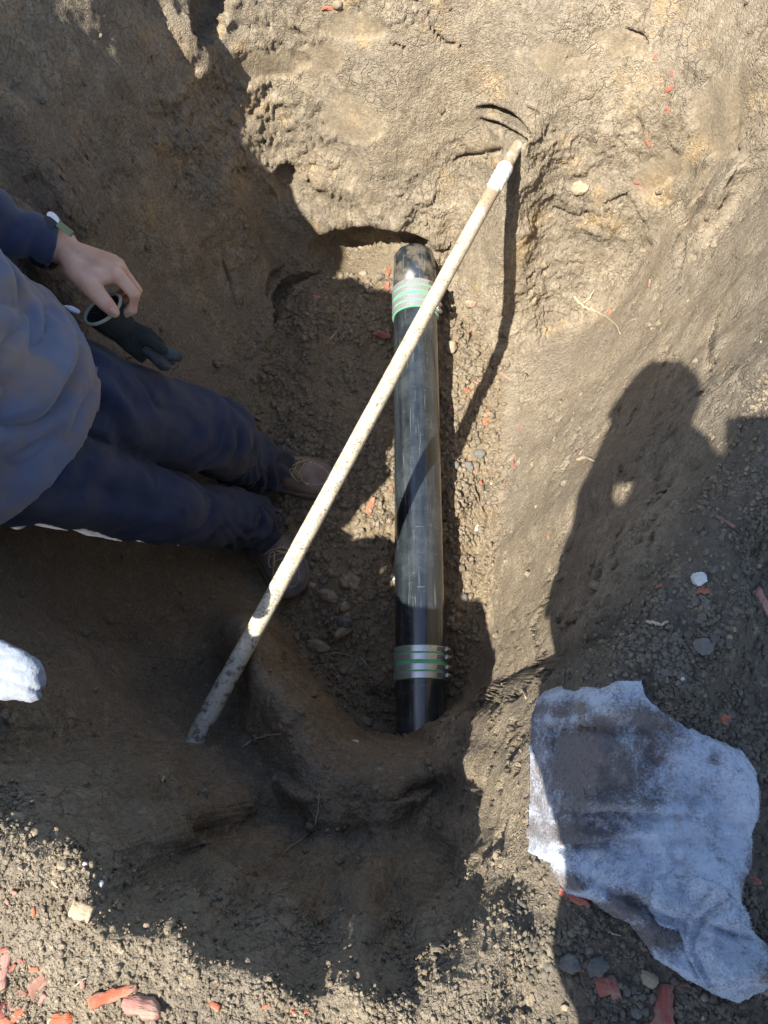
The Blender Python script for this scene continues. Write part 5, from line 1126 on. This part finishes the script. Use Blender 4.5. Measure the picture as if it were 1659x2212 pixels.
# ------------------------------------------------------------------ the photographer, crouched at the rim behind the lens: throws the shadow on the right wall
ph = empty("person", (.18, -.42, .97)); tag(ph, 'photographer bending over the rim beyond the lower edge, throwing the big shadow', 'person')
V3 = Vector
def up13(x_, y_, z_): return V3((x_ - .51 * (z_ - 1.3), y_ - .44 * (z_ - 1.3), z_))     # a point by where its shadow ray meets z = 1.3
hd = up13(.082, .248, 1.97); nk = up13(.150, .175, 1.88); sL = up13(.030, .045, 1.84); sR = up13(.285, .115, 1.84); hpL, hpR = up13(.10, -.29, 1.44), up13(.31, -.28, 1.42)
eL = up13(-.088, -.070, 1.74); hL = up13(.020, .225, 1.93); eR = V3((.22, -.16, 1.66)); hR = V3((.055, -.055, 1.765))
fL, fR = V3((.14, -.46, .99)), V3((.46, -.40, .99)); kL, kR = V3((.13, -.36, 1.22)), V3((.50, -.14, 1.24))
tors = [loft([(*hpL.lerp(hpR, .5), .16, .11, 1, .1, 0), (*hpL.lerp(hpR, .5).lerp(nk, .5), .155, .11, 1, .2, 0), (*sL.lerp(sR, .5).lerp(nk, .2), .15, .09, 1, .2, 0), (*nk, .06, .055, 1, 0, 0)], 32),
        capsules([v4(sL, .058), v4(sR, .058)]), capsules([v4(nk, .056), v4(hd, .058)])]
tors.append(capsules([v4(up13(-.050, -.060, 1.72), .054), v4(up13(.088, -.16, 1.62), .078), v4(up13(.118, -.26, 1.52), .098)]))
armL = [capsules([v4(sL, .055), v4(eL, .046), v4(eL.lerp(hL, .6), .040), v4(hL, .034)])]
armR = [capsules([v4(sR, .055), v4(eR, .046), v4(hR, .030)])]
vf = V3((.25, .35, -1)).normalized(); sv = vf.cross(V3((0, 0, 1))).normalized(); uv = sv.cross(vf)
headp = [capsules([v4(hd + uv * .03, .086), v4(hd - uv * .04 + vf * .02, .070)]), capsules([v4(hd + vf * .085, .011), v4(hd + vf * .105 - uv * .028, .014)]), capsules([v4(hd + sv * .083, .013), v4(hd + sv * .084 - uv * .03, .011)]), capsules([v4(hd - sv * .083, .013), v4(hd - sv * .084 - uv * .03, .011)])]
def fingers(at, dirv, sidev, cur):
    o = [capsules([v4(at, .026), v4(at + dirv * .05, .024)])]
    for i in range(4):
        a = at + dirv * .085 + sidev * (.030 - .020 * i); o.append(capsules([v4(at + dirv * .02 + sidev * (.018 - .012 * i), .012), v4(a, .0105), v4(a + dirv * .03 + cur * .014, .009), v4(a + dirv * .04 + cur * .04, .0078)]))
    o.append(capsules([v4(at + sidev * .02, .014), v4(at + sidev * .045 + dirv * .04, .0115), v4(at + sidev * .05 + dirv * .07 + cur * .01, .0095)])); return o
legs = [capsules([v4(hpL, .10), v4(kL, .072), v4(fL + V3((0, 0, .06)), .045)]), capsules([v4(hpR, .10), v4(kR, .072), v4(fR + V3((0, 0, .06)), .045)])]
dL = (hd - hL).normalized(); dR = V3((-.75, .62, .1)).normalized()
handsp = fingers(hL, (V3((.25, .75, .45))).normalized(), V3((.8, -.3, .2)).normalized(), dL) + fingers(hR + V3((.03, -.035, .006)), dR, V3((.5, .7, .3)).normalized(), V3((-.3, -.2, .6)).normalized())
slim = [capsules([v4(hpL.lerp(hpR, .5), .09), v4(nk, .05)])] + [capsules([v4(hpL, .07), v4(kL, .05), v4(fL + V3((0, 0, .07)), .035)]), capsules([v4(hpR, .07), v4(kR, .05), v4(fR + V3((0, 0, .07)), .035)])] + [capsules([v4(sL, .04), v4(eL, .035), v4(hL, .026)]), capsules([v4(sR, .04), v4(eR, .035), v4(hR, .024)]), capsules([v4(sL, .04), v4(sR, .04)]), capsules([v4(nk, .05), v4(hd, .05)])]
link("body", fuse("body", headp + handsp + slim, .0055, 5), SKINM, ph)
link("hair", fuse("hair", [capsules([v4(hd + uv * .03 - vf * .02, .080), v4(hd - vf * .03 - uv * .02, .070)])], .007, 3), HAIRM, ph)
ca, cb, cc_ = up13(.022, .285, 2.02), up13(.150, .318, 2.02), up13(.085, .25, 2.06)
link("cap", fuse("cap", [capsules([v4(ca, .022), v4(ca.lerp(cb, .5), .030), v4(cb, .024)]), capsules([v4(cc_, .075), v4(cc_ + V3((.0, .02, .0)), .07)])], .006, 3), TROUSERM, ph)
link("jacket", fuse("jacket", tors + armL + armR, .008, 5, .5, lambda a, b_, c_: .006 * fbm(a * 14, b_ * 14, c_ * 14, 3, 91)), SLEEVEM, ph)
link("trousers", fuse("trousers", legs + [capsules([v4(hpL, .10), v4(hpR, .10)])], .008, 5, .5, lambda a, b_, c_: .006 * fbm(a * 14, b_ * 14, c_ * 14, 3, 92)), TROUSERM, ph)
for f in (fL, fR):
    link("shoe", fuse("shoe", [capsules([v4(f + V3((-.02, -.05, .02)), .042), v4(f + V3((0, .0, .03)), .046), v4(f + V3((-.02, .10, .012)), .040), v4(f + V3((-.03, .15, .006)), .030)])], .006, 4), SUEDE, ph)
# the phone the picture is taken with
def pm_(bm):
    g = bmesh.ops.create_cube(bm, size=1)['verts']
    for v_ in g: v_.co = V3((v_.co.x * .074, v_.co.y * .158, v_.co.z * .0082))
phone = bpy.data.objects.new("phone", None); COL.objects.link(phone); phone.location = V3((0, 0, CAMZ)) + CX * .013 - CU * .049 - CF * .0085; phone.rotation_euler = (PITCH, 0, 0)
tag(phone, "photographer's slim dark phone held over the pit just outside the frame", 'phone')
m, nt, bs = mat_new("phone_glass"); bs.inputs['Base Color'].default_value = (.015, .015, .018, 1); bs.inputs['Roughness'].default_value = .15
for nme, mesh_ in (("phone_body", bm_mesh("phone_body", pm_, .003)),):
    o = bpy.data.objects.new(nme, mesh_); COL.objects.link(o); mesh_.materials.append(m); o.parent = phone
